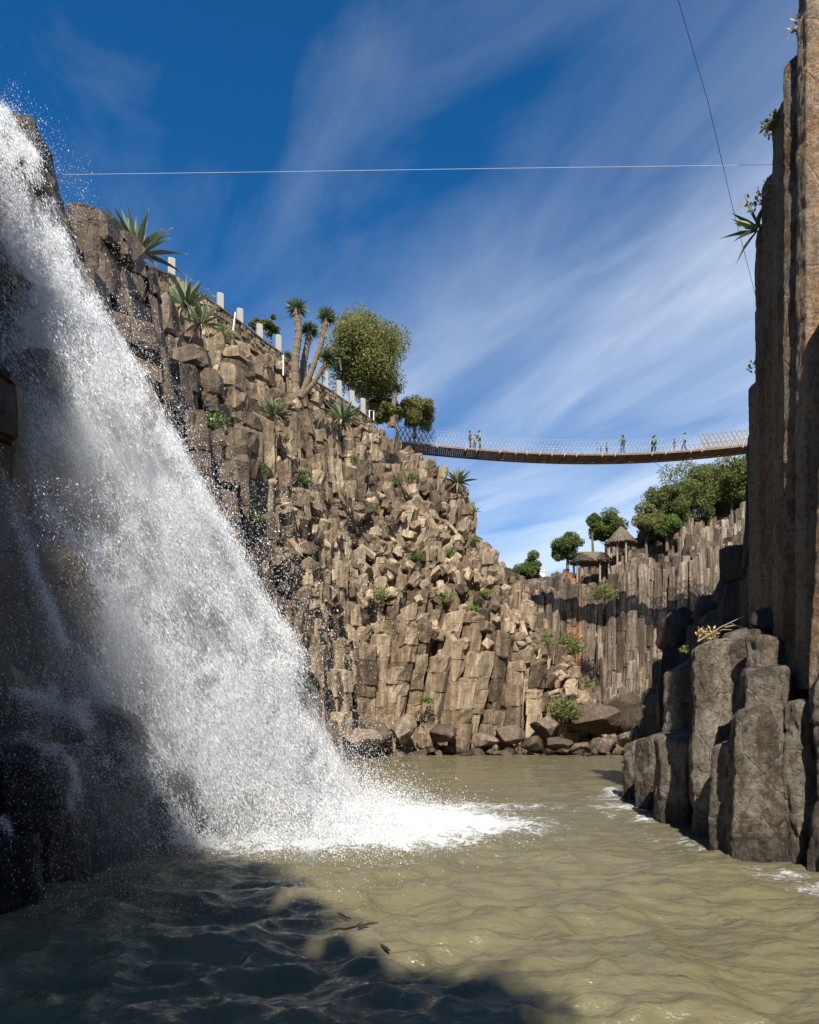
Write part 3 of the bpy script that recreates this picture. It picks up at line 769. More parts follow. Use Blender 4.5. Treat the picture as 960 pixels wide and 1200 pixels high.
# ------------------------------------------------------------------ waterfall
def fall_surface(u, v):
    """u across the fall 0 (left, near) .. 1 (right, outermost stream); v down 0..1 -> point"""
    pass
m, nt, b = newmat('white_water'); 
b.inputs['Base Color'].default_value = (.86, .87, .88, 1); b.inputs['Roughness'].default_value = .35
tr = nd(nt, 'ShaderNodeBsdfTranslucent'); tr.inputs[0].default_value = (.86, .87, .88, 1)
mx = nd(nt, 'ShaderNodeMixShader'); mx.inputs[0].default_value = .35
nt.links.new(b.outputs[0], mx.inputs[1]); nt.links.new(tr.outputs[0], mx.inputs[2]); nt.links.new(mx.outputs[0], nt.nodes['Material Output'].inputs[0])
M_ww = m
# edge of the outer stream in the photograph: row -> column (at about 15 m)
er = np.array([60, 130, 200, 260, 340, 430, 540, 650, 760, 860, 930, 1000])
ec = np.array([-55, 12, 48, 72, 112, 162, 222, 280, 335, 388, 420, 440])
def wid(row): return np.interp(row, [60, 300, 600, 800, 985], [150, 270, 390, 420, 330])
def drops(N, seed, kind):
    r = np.random.default_rng(seed); out = []; got = 0
    while got < N:
        M = N * 2
        row = r.uniform(40, 990, M); w = wid(row)
        e = np.interp(row, er, ec) + 22 * n2(row, row * 0, 75, 14, 4) * np.interp(row, [40, 300, 985], [.5, 1, 1.2]) + r.normal(0, 1, M) * np.interp(row, [40, 985], [3, 9])
        if kind == 'body': din = r.uniform(0, 1.1, M) ** 1.15 * w
        elif kind == 'stream': din = np.abs(r.normal(0, .17, M)) * w + 4
        else: din = -np.abs(r.normal(0, 1, M)) * np.interp(row, [60, 400, 985], [20, 30, 46]) + r.normal(4, 6, M)
        Y = 14.6 - (din / w) * 3.0 + r.normal(0, .5, M) + np.interp(row, [60, 985], [1.2, 0])
        px = e - din; X = (px - 480) / F * Y; Z = CH + (H0 - row) / F * Y
        q = np.stack([din / 24 + 3, row / 150, Y * .4], -1); cl_ = fbm(q, 4, 3)
        q2 = np.stack([px / 55, row / 75, Y * .5], -1); c2 = fbm(q2, 4, 44, .6)
        q3 = np.stack([px / 9, row / 16, Y * 2], -1); c3 = fbm(q3, 2, 61)
        dens = np.clip(.38 + cl_ * 2.0 + c2 * 2.0 + c3 * .8, .015, 1)
        fade = np.interp(din / w, [-.1, 0, .08, .35, .6, .85, 1.1], [.5, .7, 1, .8, .55, .38, .25])
        low = np.interp(row, [40, 250, 650, 900, 990], [.55, .75, .9, 1, 1])
        ledge = 1 - .93 * np.exp(-(((px - 30) / 125) ** 2 + ((row - 940) / 120) ** 2) ** 2)
        ok = (r.random(M) < dens * fade * ledge * low) & (Z > 0) & (X > -14)
        out.append(np.stack([X, Y, Z, din / w], 1)[ok]); got += ok.sum()
    return np.concatenate(out)[:N]
def drop_mesh(mb, pts, size, flow, r, elong=(1, 3)):
    n = len(pts)
    base = np.array([(1, 0, -.6), (-.5, .87, -.6), (-.5, -.87, -.6), (0, 0, 1.0)])
    sz = size[:, None, None]
    a = r.uniform(0, 6.28, n); c_, s_ = np.cos(a), np.sin(a)
    v = np.repeat(base[None], n, 0)
    x = v[..., 0] * c_[:, None] - v[..., 1] * s_[:, None]; y = v[..., 0] * s_[:, None] + v[..., 1] * c_[:, None]
    el = r.uniform(*elong, n)
    z = v[..., 2] * el[:, None]
    loc = np.stack([x, y, z], -1) * sz
    # lean each drop along the flow
    loc[..., 0] -= loc[..., 2] * flow[:, None]
    V = (pts[:, None, :] + loc).reshape(-1, 3)
    i0 = np.arange(n)[:, None] * 4
    T = np.concatenate([i0 + np.array(t)[None] for t in ((0, 1, 2), (0, 3, 1), (1, 3, 2), (2, 3, 0))])
    mb.add(V, T, .5)
mb = MB(); r = np.random.default_rng(3)
D = drops(520000, 3, 'body'); D2 = drops(130000, 4, 'stream'); D3 = drops(13000, 5, 'fling')
drop_mesh(mb, D[:, :3], np.exp(r.normal(math.log(.0043), .38, len(D))), np.full(len(D), .5) + r.normal(0, .06, len(D)), r, (2, 8))
drop_mesh(mb, D2[:, :3], np.exp(r.normal(math.log(.0056), .4, len(D2))), np.full(len(D2), .5) + r.normal(0, .08, len(D2)), r, (1.5, 6))
drop_mesh(mb, D3[:, :3], np.exp(r.normal(math.log(.0056), .42, len(D3))), np.full(len(D3), .45), r, (.8, 2))
big = D2[r.random(len(D2)) < .03][:, :3]
drop_mesh(mb, big + r.normal(0, .05, big.shape), np.exp(r.normal(math.log(.014), .3, len(big))), np.full(len(big), .5), r, (.8, 2))
# rills spilling over the dark ledges at the lower left
for line, wd, nn_ in [([(-20, 500), (30, 620), (62, 720), (100, 775), (150, 850)], 16, 26000), ([(-10, 800), (30, 806), (75, 826), (112, 850), (140, 890), (168, 960)], 8, 22000),
                      ([(-5, 862), (40, 866), (76, 874), (86, 900), (80, 945)], 5, 9000), ([(60, 800), (110, 822), (150, 862), (190, 925), (220, 985)], 10, 16000), ([(-10, 950), (10, 972), (24, 1010), (30, 1040)], 5, 8000)]:
    ln = np.array(line, float); t = r.uniform(0, len(ln) - 1.001, nn_); i = t.astype(int); f_ = (t - i)[:, None]
    q = ln[i] * (1 - f_) + ln[i + 1] * f_ + np.abs(r.normal(0, 1, (nn_, 1))) * np.array([[.25, 1]]) * wd * r.choice([1, 3, 7], (nn_, 1), p=[.4, .3, .3]) + r.normal(0, 3.5, (nn_, 2)) + 9 * np.stack([fbm(np.stack([t * 3, t * 0, t * 0 + wd], -1), 3, 6), fbm(np.stack([t * 3, t * 0 + 5, t * 0 + wd], -1), 3, 7)], 1)
    Yq = np.interp(q[:, 0], [-20, 60, 120, 220], [8.9, 9.7, 10.4, 12.2]) + r.normal(0, .12, nn_)
    pp = np.stack([(q[:, 0] - 480) / F * Yq, Yq, CH + (H0 - q[:, 1]) / F * Yq], 1); pp = pp[(r.random(nn_) < .32 + fbm(pp * 2.4, 4, 5) * 1.8) & (pp[:, 2] > 0)]
    drop_mesh(mb, pp, np.exp(r.normal(math.log(.0040), .35, len(pp))), np.full(len(pp), .3), r, (.8, 2))
# splash heaped up where the fall meets the pool
n = 340000
cx = r.normal(-2.3, 1.5, n); cy = r.normal(14.9, 1.4, n); rr_ = np.hypot((cx + 2.2) / 1.6, (cy - 14.9) / 1.6)
cz = np.abs(r.normal(0, 1, n)) * 1.35 * np.exp(-rr_ * .5) * (1 + .5 * n2(cx, cy, .8, 12))
sp = np.stack([cx - cz * .75 * (cz > 0), cy, cz + .02], 1)
sp = sp[r.random(n) < .55 + .9 * fbm(sp * 1.5, 3, 8)]
drop_mesh(mb, sp, np.exp(r.normal(math.log(.0062), .4, len(sp))), np.full(len(sp), .3), r, (.8, 1.8))
# thin spray drifting over the dark ledges and the near pool
n = 60000
px = r.uniform(-60, 480, n); row = r.uniform(560, 1075, n); Y = r.uniform(6.5, 13, n)
X = (px - 480) / F * Y; Z = CH + (H0 - row) / F * Y
k = (Z > .02) & (r.random(n) < np.exp(-((px - 140) / 210.) ** 2))
q = np.stack([X, Y, Z], 1)[k]
drop_mesh(mb, q, np.exp(r.normal(math.log(.0036), .35, len(q))), np.full(len(q), .3), r, (.8, 2))
# rills running over the stepped ledges, following the rock
tag(mb.obj('waterfall', M_ww), 'white waterfall bouncing down the left cliff into the pool', 'waterfall', kind='stuff')

# veils: thin broken sheets of falling water
def veil(k, din0, din1, dy, thr, seed, row0=70, row1=975):
    nu, nv = 60, 150
    U, Vv = np.meshgrid(np.linspace(0, 1, nu), np.linspace(0, 1, nv))
    row = row0 + (row1 - row0) * Vv; w = wid(row)
    dn = din0 + (din1 - din0) * U
    px = np.interp(row, er, ec) - dn * w
    Y = 14.6 - dn * 3.0 + dy + np.interp(row, [60, 985], [1.2, 0]) + n2(px / 40, row / 90, 1, seed) * .35
    mb = MB(); a = (np.arange(nv - 1)[:, None] * nu + np.arange(nu - 1)[None]).ravel()
    mb.add(np.stack([(px - 480) / F * Y, Y, CH + (H0 - row) / F * Y], -1), np.stack([a, a + 1, a + nu + 1, a + nu], 1), .5)
    o = mb.obj('water_veil', veil_mat(thr, seed, nu, nv), smooth=True)
    uv = np.stack([U, Vv, 0 * U], -1).reshape(-1, 3)
    at = o.data.attributes.new('flow', 'FLOAT_VECTOR', 'POINT'); at.data.foreach_set('vector', uv.astype(np.float32).ravel())
    return o
def veil_mat(thr, seed, nu, nv):
    m, nt, b = newmat('veil'); L = nt.links
    at = nd(nt, 'ShaderNodeAttribute', attribute_name='flow').outputs['Vector']
    s1 = noise(nt, mapping(nt, at, (14, 5, 1), (0, 0, seed)), 1, 8, .72, .5) if False else None
    mp = nt.nodes.new('ShaderNodeMapping'); mp.inputs['Scale'].default_value = (9, 5, 1); mp.inputs['Location'].default_value = (seed * 3.7, seed, 0); L.new(at, mp.inputs[0])
    s1 = noise(nt, mp.outputs[0], 1.0, 9, .74, .7)
    mp2 = nt.nodes.new('ShaderNodeMapping'); mp2.inputs['Scale'].default_value = (55, 24, 1); mp2.inputs['Location'].default_value = (seed * 1.7, seed, 0); L.new(at, mp2.inputs[0])
    s2 = noise(nt, mp2.outputs[0], 1.0, 5, .7, .3)
    f = math_(nt, 'ADD', math_(nt, 'MULTIPLY', s1, .7), math_(nt, 'MULTIPLY', s2, .3))
    sx = nd(nt, 'ShaderNodeSeparateXYZ'); L.new(at, sx.inputs[0])
    ef = math_(nt, 'MULTIPLY', math_(nt, 'MULTIPLY', sx.outputs[0], math_(nt, 'SUBTRACT', 1, sx.outputs[0])), 7, clamp=True)
    rp = ramp(nt, [(thr, 0), (thr + .16, 1)]); L.new(f, rp.inputs[0])
    al = math_(nt, 'MULTIPLY', math_(nt, 'MULTIPLY', rp.outputs[0], ef), .62)
    di = nd(nt, 'ShaderNodeBsdfDiffuse'); di.inputs[0].default_value = (.75, .76, .78, 1)
    tl = nd(nt, 'ShaderNodeBsdfTranslucent'); tl.inputs[0].default_value = (.75, .76, .78, 1)
    m1 = nd(nt, 'ShaderNodeMixShader'); m1.inputs[0].default_value = .4; L.new(di.outputs[0], m1.inputs[1]); L.new(tl.outputs[0], m1.inputs[2])
    tp = nd(nt, 'ShaderNodeBsdfTransparent'); m2 = nd(nt, 'ShaderNodeMixShader'); L.new(al, m2.inputs[0]); L.new(tp.outputs[0], m2.inputs[1]); L.new(m1.outputs[0], m2.inputs[2])
    L.new(m2.outputs[0], nt.nodes['Material Output'].inputs[0])
    return m
for i, (a, b_, dy, th_) in enumerate([(-.03, .30, 0, .44), (.10, .6, -.2, .50), (.35, 1.0, .2, .52), (.0, .42, .5, .47)]):
    tag(veil(i, a, b_, dy, th_, i + 1), ('outer bright veil', 'middle grey veil', 'shaded inner veil', 'hindmost veil')[i] + ' of the waterfall', 'waterfall', 'veils of the waterfall', kind='stuff')

# spray hanging in the air round the fall
def mist(name, label, path, dens, nsc, seed):
    mb = MB(); K = 20; V = []; n = len(path) * 4
    pts = []
    for i in range(len(path) - 1):
        for k in range(4):
            t = k / 4; pts.append([a * (1 - t) + b_ * t for a, b_ in zip(path[i], path[i + 1])])
    pts.append(list(path[-1]))
    for i, (px, py, Y, rx, ry) in enumerate(pts):
        c = P(px, py, Y); e = math.sin(math.pi * (i + .35) / (len(pts) - .3)) ** .4
        for k in range(K):
            a = 2 * math.pi * k / K; V.append((c.x + math.cos(a) * rx * e, c.y + math.sin(a) * ry * e, max(c.z, .03 + .002 * i)))
    fs = [[i * K + k, (i + 1) * K + k, (i + 1) * K + (k + 1) % K, i * K + (k + 1) % K] for i in range(len(pts) - 1) for k in range(K)]
    fs.append(list(range(K))); fs.append([(len(pts) - 1) * K + k for k in range(K)][::-1])
    mb.add(V, fs, .5)
    m = bpy.data.materials.new(name); m.use_nodes = True; nt = m.node_tree; L = nt.links; nt.nodes.remove(nt.nodes['Principled BSDF'])
    v = nt.nodes.new('ShaderNodeVolumePrincipled'); v.inputs['Color'].default_value = (.93, .95, .97, 1); v.inputs['Anisotropy'].default_value = .1
    geo = nd(nt, 'ShaderNodeNewGeometry')
    f = noise(nt, mapping(nt, geo.outputs['Position'], (nsc, nsc, nsc * .55)), 1.0, 3, .6)
    rp = ramp(nt, [(.36, 0), (.70, 1)]); L.new(f, rp.inputs[0]); L.new(math_(nt, 'MULTIPLY', rp.outputs[0], dens), v.inputs['Density'])
    L.new(v.outputs[0], nt.nodes['Material Output'].inputs['Volume'])
    tag(mb.obj(name, m), label, 'mist', kind='stuff')
mist('spray_mist', 'spray hanging round the falling water', [(20, 210, 15, .7, .8), (60, 380, 14.2, 1.5, 1.3), (110, 560, 13.4, 2.2, 1.7), (165, 740, 13.4, 2.7, 2.0), (240, 880, 13.6, 2.6, 2.2), (310, 985, 14.2, 3.1, 2.5)], .36, .55, 1)
mist('drifting_mist', 'thin mist drifting over the dark wet ledges at the lower left', [(-60, 520, 10.5, 1.2, 1.0), (0, 660, 10.3, 1.7, 1.2), (70, 800, 10.2, 1.9, 1.2), (120, 900, 10.4, 2.0, 1.3), (150, 1030, 10.6, 2.1, 1.4)], .17, .7, 2)
# ------------------------------------------------------------------ plants
def agave(label, loc, size, seed, upright=.6, name='agave', n=34, droop_n=8, grp='agaves growing on the cliffs', tilt=(0, 0)):
    r = random.Random(seed)
    root = empty(name, loc); root.rotation_euler = (tilt[0], tilt[1], 0); tag(root, label, 'agave', grp)
    def leaf(mb, az, el, L, w, curl, rnd):
        rows = 7; V = []; fs = []
        d = Vector((math.cos(az), math.sin(az), 0)); side = Vector((-math.sin(az), math.cos(az), 0))
        p = d * .06 * size; e = el
        for i in range(rows + 1):
            t = i / rows; ww = w * (0.55 + 1.1 * t if t < .4 else (1 - t) / .6 * 1.0 + .01) * (1 if t >= .4 else .95)
            dr = d * math.cos(e) + Vector((0, 0, 1)) * math.sin(e); nr = -d * math.sin(e) + Vector((0, 0, 1)) * math.cos(e)
            V += [p + side * ww + nr * ww * .45, p - nr * ww * .15, p - side * ww + nr * ww * .45, p - nr * (ww * .4 + .01 * size)]
            p = p + dr * (L / rows); e -= curl / rows
        for i in range(rows):
            a = i * 4; b = a + 4
            for q in range(4): fs.append([a + q, a + (q + 1) % 4, b + (q + 1) % 4, b + q])
        mb.add([tuple(v) for v in V], fs, rnd)
    mb = MB(); ga = 2.39996
    for k in range(n):
        t = k / (n - 1)
        el = R(8 + 78 * t ** .8) + r.gauss(0, .1); 
        leaf(mb, k * ga + r.gauss(0, .15), el, size * (.95 - .25 * t) * r.uniform(.85, 1.1), size * .065, r.uniform(.1, .6) * (1.1 - t), r.random())
    mb.obj('leaf_rosette', M_agave, root, smooth=False)
    mb = MB()
    for k in range(droop_n):
        leaf(mb, r.uniform(0, 6.28), R(r.uniform(-50, -15)), size * r.uniform(.5, .8), size * .04, r.uniform(.3, 1.0), r.random())
    if droop_n: mb.obj('dead_leaves', M_dry, root)
    return root
def surf(px, py, Y):
    return P(px, py, Y)
agave('large grey green agave on the skyline above the waterfall', P(160, 298, 25), 1.75, 1)
agave('agave in front of the first white post, upper of a touching pair', P(218, 358, 31), 1.6, 2)
agave('smaller drooping agave just below the pair near the white posts', P(235, 380, 30.5), 1.3, 3)
agave('pale agave standing alone on the rubble left of the yucca roots', P(321, 487, 38), 1.35, 4)
agave('bluish agave with dry hanging leaves below the round tree', P(402, 492, 42), 1.55, 5, droop_n=18)
agave('agave on the cliff edge under the bridge, against the sky', P(537, 566, 55.4), 1.7, 6)
agave('small agave clinging to the cliff tip right of the bridge agave', P(556, 600, 54.9), .7, 7, n=20, droop_n=2)
agave('agave hanging out from the tall right cliff against the sky', P(888, 268, 14.3), .85, 8, n=9, droop_n=2, tilt=(0, -1.25))

def yucca(label, base, heads, seed, grp='yucca palms on the rim'):
    r = random.Random(seed); root = empty('yucca', base); tag(root, label, 'yucca', grp)
    for (pts, rad, hs) in heads:
        tb = MB(); n = 12
        P0 = [Vector(p) for p in pts]
        # resample
        pp = []
        for i in range(len(P0) - 1):
            for k in range(14): pp.append(P0[i].lerp(P0[i + 1], k / 14))
        pp.append(P0[-1])
        rr = [rad * (1.2 - .35 * i / len(pp)) * (1 + .10 * math.sin(i * 1.9 + seed) * math.sin(i * .7)) for i in range(len(pp))]
        tube(tb, pp, rr, 10, .4)
        tb.obj('trunk', M_ytrunk, root)
        top = P0[-1]; up = (P0[-1] - P0[-2]).normalized()
        sk = MB(); hd = MB()
        def blade(mb, p, d, L, w):
            s = d.cross(Vector((r.gauss(0, 1), r.gauss(0, 1), r.gauss(0, 1)))).normalized() * w
            q = p + d * L * .5 + Vector((0, 0, -.02 * L)); e = p + d * L + Vector((0, 0, -.1 * L))
            mb.add([tuple(p + s * .7), tuple(p - s * .7), tuple(q - s), tuple(q + s), tuple(e)], [[0, 1, 2, 3], [3, 2, 4]], r.random())
        for k in range(420):      # dry skirt hanging down the upper trunk
            t = r.random() ** 1.3; f = 1 - t * .85
            idx = min(len(pp) - 2, int((len(pp) - 1) * f)); c = pp[idx].lerp(pp[idx + 1], r.random())
            a = r.uniform(0, 6.28); d = (Vector((math.cos(a), math.sin(a), 0)) * .55 - up * r.uniform(.5, 1.2)).normalized()
            blade(sk, c, d, hs * r.uniform(.45, .8) * (1 - .65 * t), .035)
        sk.obj('dry_skirt', M_yskirt, root)
        for k in range(230):
            z = r.uniform(-.35, 1); a = r.uniform(0, 6.28); q = math.sqrt(1 - z * z)
            u = up.orthogonal().normalized(); v = up.cross(u)
            d = (u * math.cos(a) * q + v * math.sin(a) * q + up * z).normalized()
            blade(hd, top + d * .08, d, hs * r.uniform(.8, 1.05), .032)
        hd.obj('leaf_head', M_yucca, root)
    return root
def rel(base, px, py, Y): return tuple(P(px, py, Y) - base)
b0 = P(348, 450, 46)
yucca('tallest yucca of the group on the rim, left of the leaning ones', b0, [((rel(b0, 346, 456, 46), rel(b0, 346, 420, 46), rel(b0, 350, 392, 46), rel(b0, 348, 362, 46)), .25, .85)], 1)
b0 = P(362, 455, 47.5)
yucca('short yucca between the tallest and the leaning one', b0, [((rel(b0, 354, 456, 47.5), rel(b0, 356, 425, 47.5), rel(b0, 360, 405, 47.5), rel(b0, 363, 388, 47.5)), .22, .75)], 2)
b0 = P(356, 462, 45)
yucca('yucca leaning right with two trunks and trailing roots, before the round tree', b0, [((rel(b0, 352, 466, 45), rel(b0, 364, 438, 45), rel(b0, 376, 405, 45), rel(b0, 383, 372, 45)), .18, .78), ((rel(b0, 352, 466, 45), rel(b0, 365, 452, 45), rel(b0, 376, 436, 45), rel(b0, 384, 420, 45)), .15, .7)], 3)
b0 = P(461, 492, 56)
yucca('single slender yucca right of the round tree near the bridge', b0, [((rel(b0, 460, 500, 56), rel(b0, 461, 478, 56), rel(b0, 464, 456, 56)), .2, .55)], 4)
b0 = P(340, 450, 49)
yucca('low dark yucca without a trunk, half hidden behind the tallest', b0, [((rel(b0, 338, 452, 49), rel(b0, 338, 440, 49), rel(b0, 338, 424, 49)), .2, .9)], 5)

def tree(name, label, base, h, w, crown_c, mat, seed, cat='tree', grp=None, leaves=9000, lobes=26, leaf=.17, trunk=.22, flat=1.0, droop=0):
    """trunk and limbs, and a crown of many leaf sized faces gathered in clumps"""
    r = np.random.default_rng(seed); root = empty(name, base); tag(root, label, cat, grp)
    tb = MB(); cc = np.array(crown_c)
    tr_pts = [(0, 0, -.6), (r.normal(0, .08), r.normal(0, .08), cc[2] * .45), (cc[0] * .6, cc[1] * .6, cc[2] * .85), (cc[0], cc[1], cc[2] + h * .15)]
    tube(tb, tr_pts, [trunk * 1.3, trunk, trunk * .7, trunk * .3], 9, .3)
    C = []
    for k in range(lobes):
        d = r.normal(size=3); d /= np.linalg.norm(d); q = r.uniform(.35, .95) if k > lobes * .25 else r.uniform(0, .4)
        C.append(cc + d * q * np.array([w / 2, w / 2, h / 2 * flat]))
    C = np.array(C)
    for c in C[::2]:
        s = Vector(tr_pts[1]).lerp(Vector(tr_pts[2]), r.random()); m_ = s.lerp(Vector(c), .5) + Vector((0, 0, -.1 * h * .3))
        tube(tb, [s, m_, c], [trunk * .35, trunk * .22, trunk * .06], 6, .3)
    tb.obj('trunk', M_bark, root)
    idx = r.integers(0, lobes, leaves); rad = (r.uniform(.16, .48, lobes) if lobes < 60 else r.uniform(.24, .42, lobes))[idx] * min(w, h) / 2
    d = r.normal(size=(leaves, 3)); d /= np.linalg.norm(d, axis=1, keepdims=True)
    rr = r.uniform(0, 1, leaves) ** .4
    p = C[idx] + d * (rad * rr)[:, None] * np.array([1.1, 1.1, .85])
    if droop: p[:, 2] -= rr * rad * droop * r.random(leaves)
    s = leaf * r.uniform(.5, 1.25, leaves)
    u = r.normal(size=(leaves, 3)); u /= np.linalg.norm(u, axis=1, keepdims=True)
    v = np.cross(u, r.normal(size=(leaves, 3))); v /= np.linalg.norm(v, axis=1, keepdims=True)
    V = np.stack([p - u * s[:, None], p + v * s[:, None] * .45, p + u * s[:, None], p - v * s[:, None] * .45], 1).reshape(-1, 3)
    Q = (np.arange(leaves)[:, None] * 4 + np.arange(4)[None])
    cb = MB(); rl = r.random(lobes)[idx] * .5 + r.random(leaves) * .5
    cb.add(V, Q, rl); cb.obj('crown', mat, root)
    return root
Y = 57; b0 = P(428, 490, Y)
tree('juniper_tree', 'big round juniper tree on the rim beside the yuccas', b0, 6.6, 6.7, (.1, 0, (490 - 419) / F * Y), M_leafA, 1, grp='trees on the left rim', leaves=90000, lobes=140, leaf=.11, trunk=.28, droop=.3)
Y = 61; b0 = P(486, 505, Y)
tree('juniper_tree', 'smaller round bush like tree behind the bridge lattice', b0, 3.5, 3.9, (0, 0, 1.6), M_leafA, 2, grp='trees on the left rim', leaves=12000, lobes=34, leaf=.13, trunk=.15)
Y = 52
for i, (px, py, w, h, lb) in enumerate([(318, 392, 1.9, 1.5, 'dark bush on the skyline between the white posts'), (300, 384, 1.6, .9, 'low bush behind the upper posts on the skyline'), (400, 425, 1.6, 1.6, 'dark shrub at the foot of the round tree'), (455, 492, 2.2, 1.5, 'tangled shrub under the slender yucca')]):
    tree('bush', lb, P(px, py, Y), h, w, (0, 0, h * .35), M_leafB, 20 + i, 'bush', 'bushes on the left rim', 2600, 14, .12, .06)
Yt = 80
for i, (px, base, cy, w, h, lb, mt, nm) in enumerate([
 (618, 698, 666, 3.6, 3.6, 'small rounded tree at the left end of the far rim', M_leafC, 'leafy_tree'),
 (601, 698, 676, 2.0, 2.0, 'lowest little tree beside the cliff edge on the far rim', M_leafC, 'leafy_tree'),
 (665, 668, 641, 3.6, 4.0, 'loose crowned tree left of the thatched shelters', M_leafC, 'leafy_tree'),
 (713, 668, 620, 5.4, 5.0, 'broad tree directly behind the peaked thatched shelter', M_leafC, 'leafy_tree'),
 (694, 668, 618, .9, 3.6, 'narrow pointed conifer beside the peaked shelter', M_leafC, 'conifer'),
 (738, 668, 640, 1.8, 4.6, 'thin leafy sapling right of the peaked shelter', M_leafC, 'leafy_tree'),
 (758, 655, 615, 4.2, 4.4, 'brownish green tree at the left foot of the wooded slope', M_leafA, 'leafy_tree'),
 (782, 650, 596, 6.2, 5.8, 'dense olive tree low on the wooded slope', M_leafB, 'leafy_tree'),
 (782, 640, 616, 3.0, 2.8, 'bright green shrubby tree in front of the wooded slope', M_grass, 'leafy_tree'),
 (805, 636, 580, 7.4, 6.6, 'tall spreading tree in the middle of the wooded slope', M_leafB, 'leafy_tree'),
 (833, 622, 570, 7.6, 6.4, 'wide tree right of the middle of the wooded slope', M_leafA, 'leafy_tree'),
 (858, 610, 563, 7.0, 6.0, 'tree of the wooded slope just under the bridge end', M_leafB, 'leafy_tree'),
 (884, 602, 560, 6.5, 5.8, 'tree of the wooded slope half hidden by the tall cliff', M_leafA, 'leafy_tree')]):
    Yq = Yt + (0, 0, 1, 4, 2, 1, 0, 1, -2, 2, 2, 1, 1)[i]
    b0 = P(px, base, Yq)
    tree(nm, lb, b0, h, w, (0, 0, (base - cy) / F * Yq), mt, 40 + i, grp='trees on the far rim', leaves=int(9000 + w * 2400), lobes=int(22 + w * 4), leaf=.15, trunk=.16)
tag(_shadow_scrub.obj('scrub', M_leafB), 'unseen scrub added to the cliff behind the camera to soften its shadow', 'scrub', kind='stuff')
# green tufts on the ledges
r = np.random.default_rng(8)
def tuft(label, p, s, seed, mat=None, grp='green tufts in the rock crevices', name='tuft', n=420):
    rr = np.random.default_rng(seed); d = rr.normal(size=(n, 3)); d[:, 2] = np.abs(d[:, 2]) * .9; d /= np.linalg.norm(d, axis=1, keepdims=True)
    L = rr.uniform(.25, 1, n) * s; c = d * L[:, None] + rr.normal(0, .1 * s, (n, 3)); sz = rr.uniform(.05, .12, n) * (.4 + s * .6)
    u = rr.normal(size=(n, 3)) + d * 1.2; u /= np.linalg.norm(u, axis=1, keepdims=True); v = np.cross(u, rr.normal(size=(n, 3))); v /= np.linalg.norm(v, axis=1, keepdims=True)
    V = np.stack([c - u * sz[:, None], c + v * sz[:, None] * .45, c + u * sz[:, None], c - v * sz[:, None] * .45], 1).reshape(-1, 3)
    mb = MB(); mb.add(V, np.arange(n)[:, None] * 4 + np.arange(4)[None], rr.random(n)); o = mb.obj(name, mat or M_grass, loc=tuple(p))
    tag(o, label, 'plant', grp); return o
def hit_left(px, py):
    """walk out along the photo's line of sight until it meets the cliff, to find the ledge a plant grows on"""
    for Y in np.arange(12, 66, .15):
        q = P(px, py, Y)
        if float(h_left(np.array([q.x]), np.array([q.y]))[0]) > q.z: return Vector((q.x, q.y - .35, q.z + .25))
    return P(px, py, 50)
TU = [(353, 572, .9, 'bright green leafy shrub growing in the middle of the rubble slope'),
 (262, 403, .8, 'bright green shrub below the pair of agaves'), (253, 510, .7, 'trailing green plant in the dark cleft beside the falls'),
 (303, 562, .6, 'green tuft low in the boulders right of the falls'), (338, 525, .5, 'small green tuft below the pale agave'),
 (437, 605, .5, 'small green tuft beside a pale block in the upper slope'), (445, 706, .8, 'long green tuft hanging over the buttress edge'),
 (467, 572, .6, 'green tuft under the leaning columns'), (484, 566, .5, 'right hand tuft under the leaning columns'),
 (488, 660, .6, 'grassy tuft at the head of the block field'), (523, 710, .7, 'bright green tuft in the middle of the block field'),
 (555, 722, .6, 'dark green tuft right of the one in the block field'), (568, 702, .5, 'small tuft in the cracked pale blocks'),
 (527, 655, .5, 'tuft beneath the grey column ends'), (556, 640, .5, 'yellowish tuft on the notch of the skyline'),
 (638, 758, .6, 'green tuft near the shaded edge of the pale cliff'), (440, 865, .5, 'grass tuft between the slab and the cliff foot'),
 (500, 828, .7, 'dark tuft at the foot of the cliff'), (662, 770, .0, ''), (415, 545, .4, 'faint dry tuft above the leaning blocks'),
 (375, 590, .5, 'tuft right of the leafy shrub on the rubble slope'), (300, 620, .5, 'tuft on the dark rocks beside the falls')]
for i, (px, py, s, lb) in enumerate(TU):
    if s: tuft(lb, hit_left(px, py), s, 60 + i)
tuft('leafy green bush among the boulders of the far shore', P(662, 838, 46.5), 1.3, 90, M_leafB, n=1500, name='bush')
tuft('hanging yellow green shrub at the top of the rusty columns', P(664, 765, 68.5), 2.1, 91, M_leafA, n=2200, name='bush')
tuft('hanging shrub in the notch of the far columns', P(706, 700, 68), 1.6, 92, M_leafA, n=1400, name='bush')
tuft('dark shrub at the foot of the far columns', P(680, 805, 66), 1.2, 93, M_leafB, n=1200, name='bush')
tuft('dry grass on the ledge of the near right columns', P(828, 748, 16), .28, 94, M_straw, n=260, name='grass_tuft')
tuft('small green tuft behind the dry grass on the near ledge', P(806, 764, 18), .22, 95, M_grass, n=160)
tuft('wispy bare shrub on the top edge of the right cliff', P(941, 32, 12.75), .30, 96, M_dry, n=90, name='shrub')
tuft('small leafy plant on the stepped left edge of the right cliff', P(908, 150, 13.5), .28, 97, M_leafB, n=220)
tuft('thin tuft sprouting from the side of the right cliff', P(887, 432, 14.2), .22, 98, M_leafB, n=60)
tuft('leafless pinkish shrub above the hanging agave', P(896, 238, 14.1), .42, 99, M_dry, n=110, name='shrub')
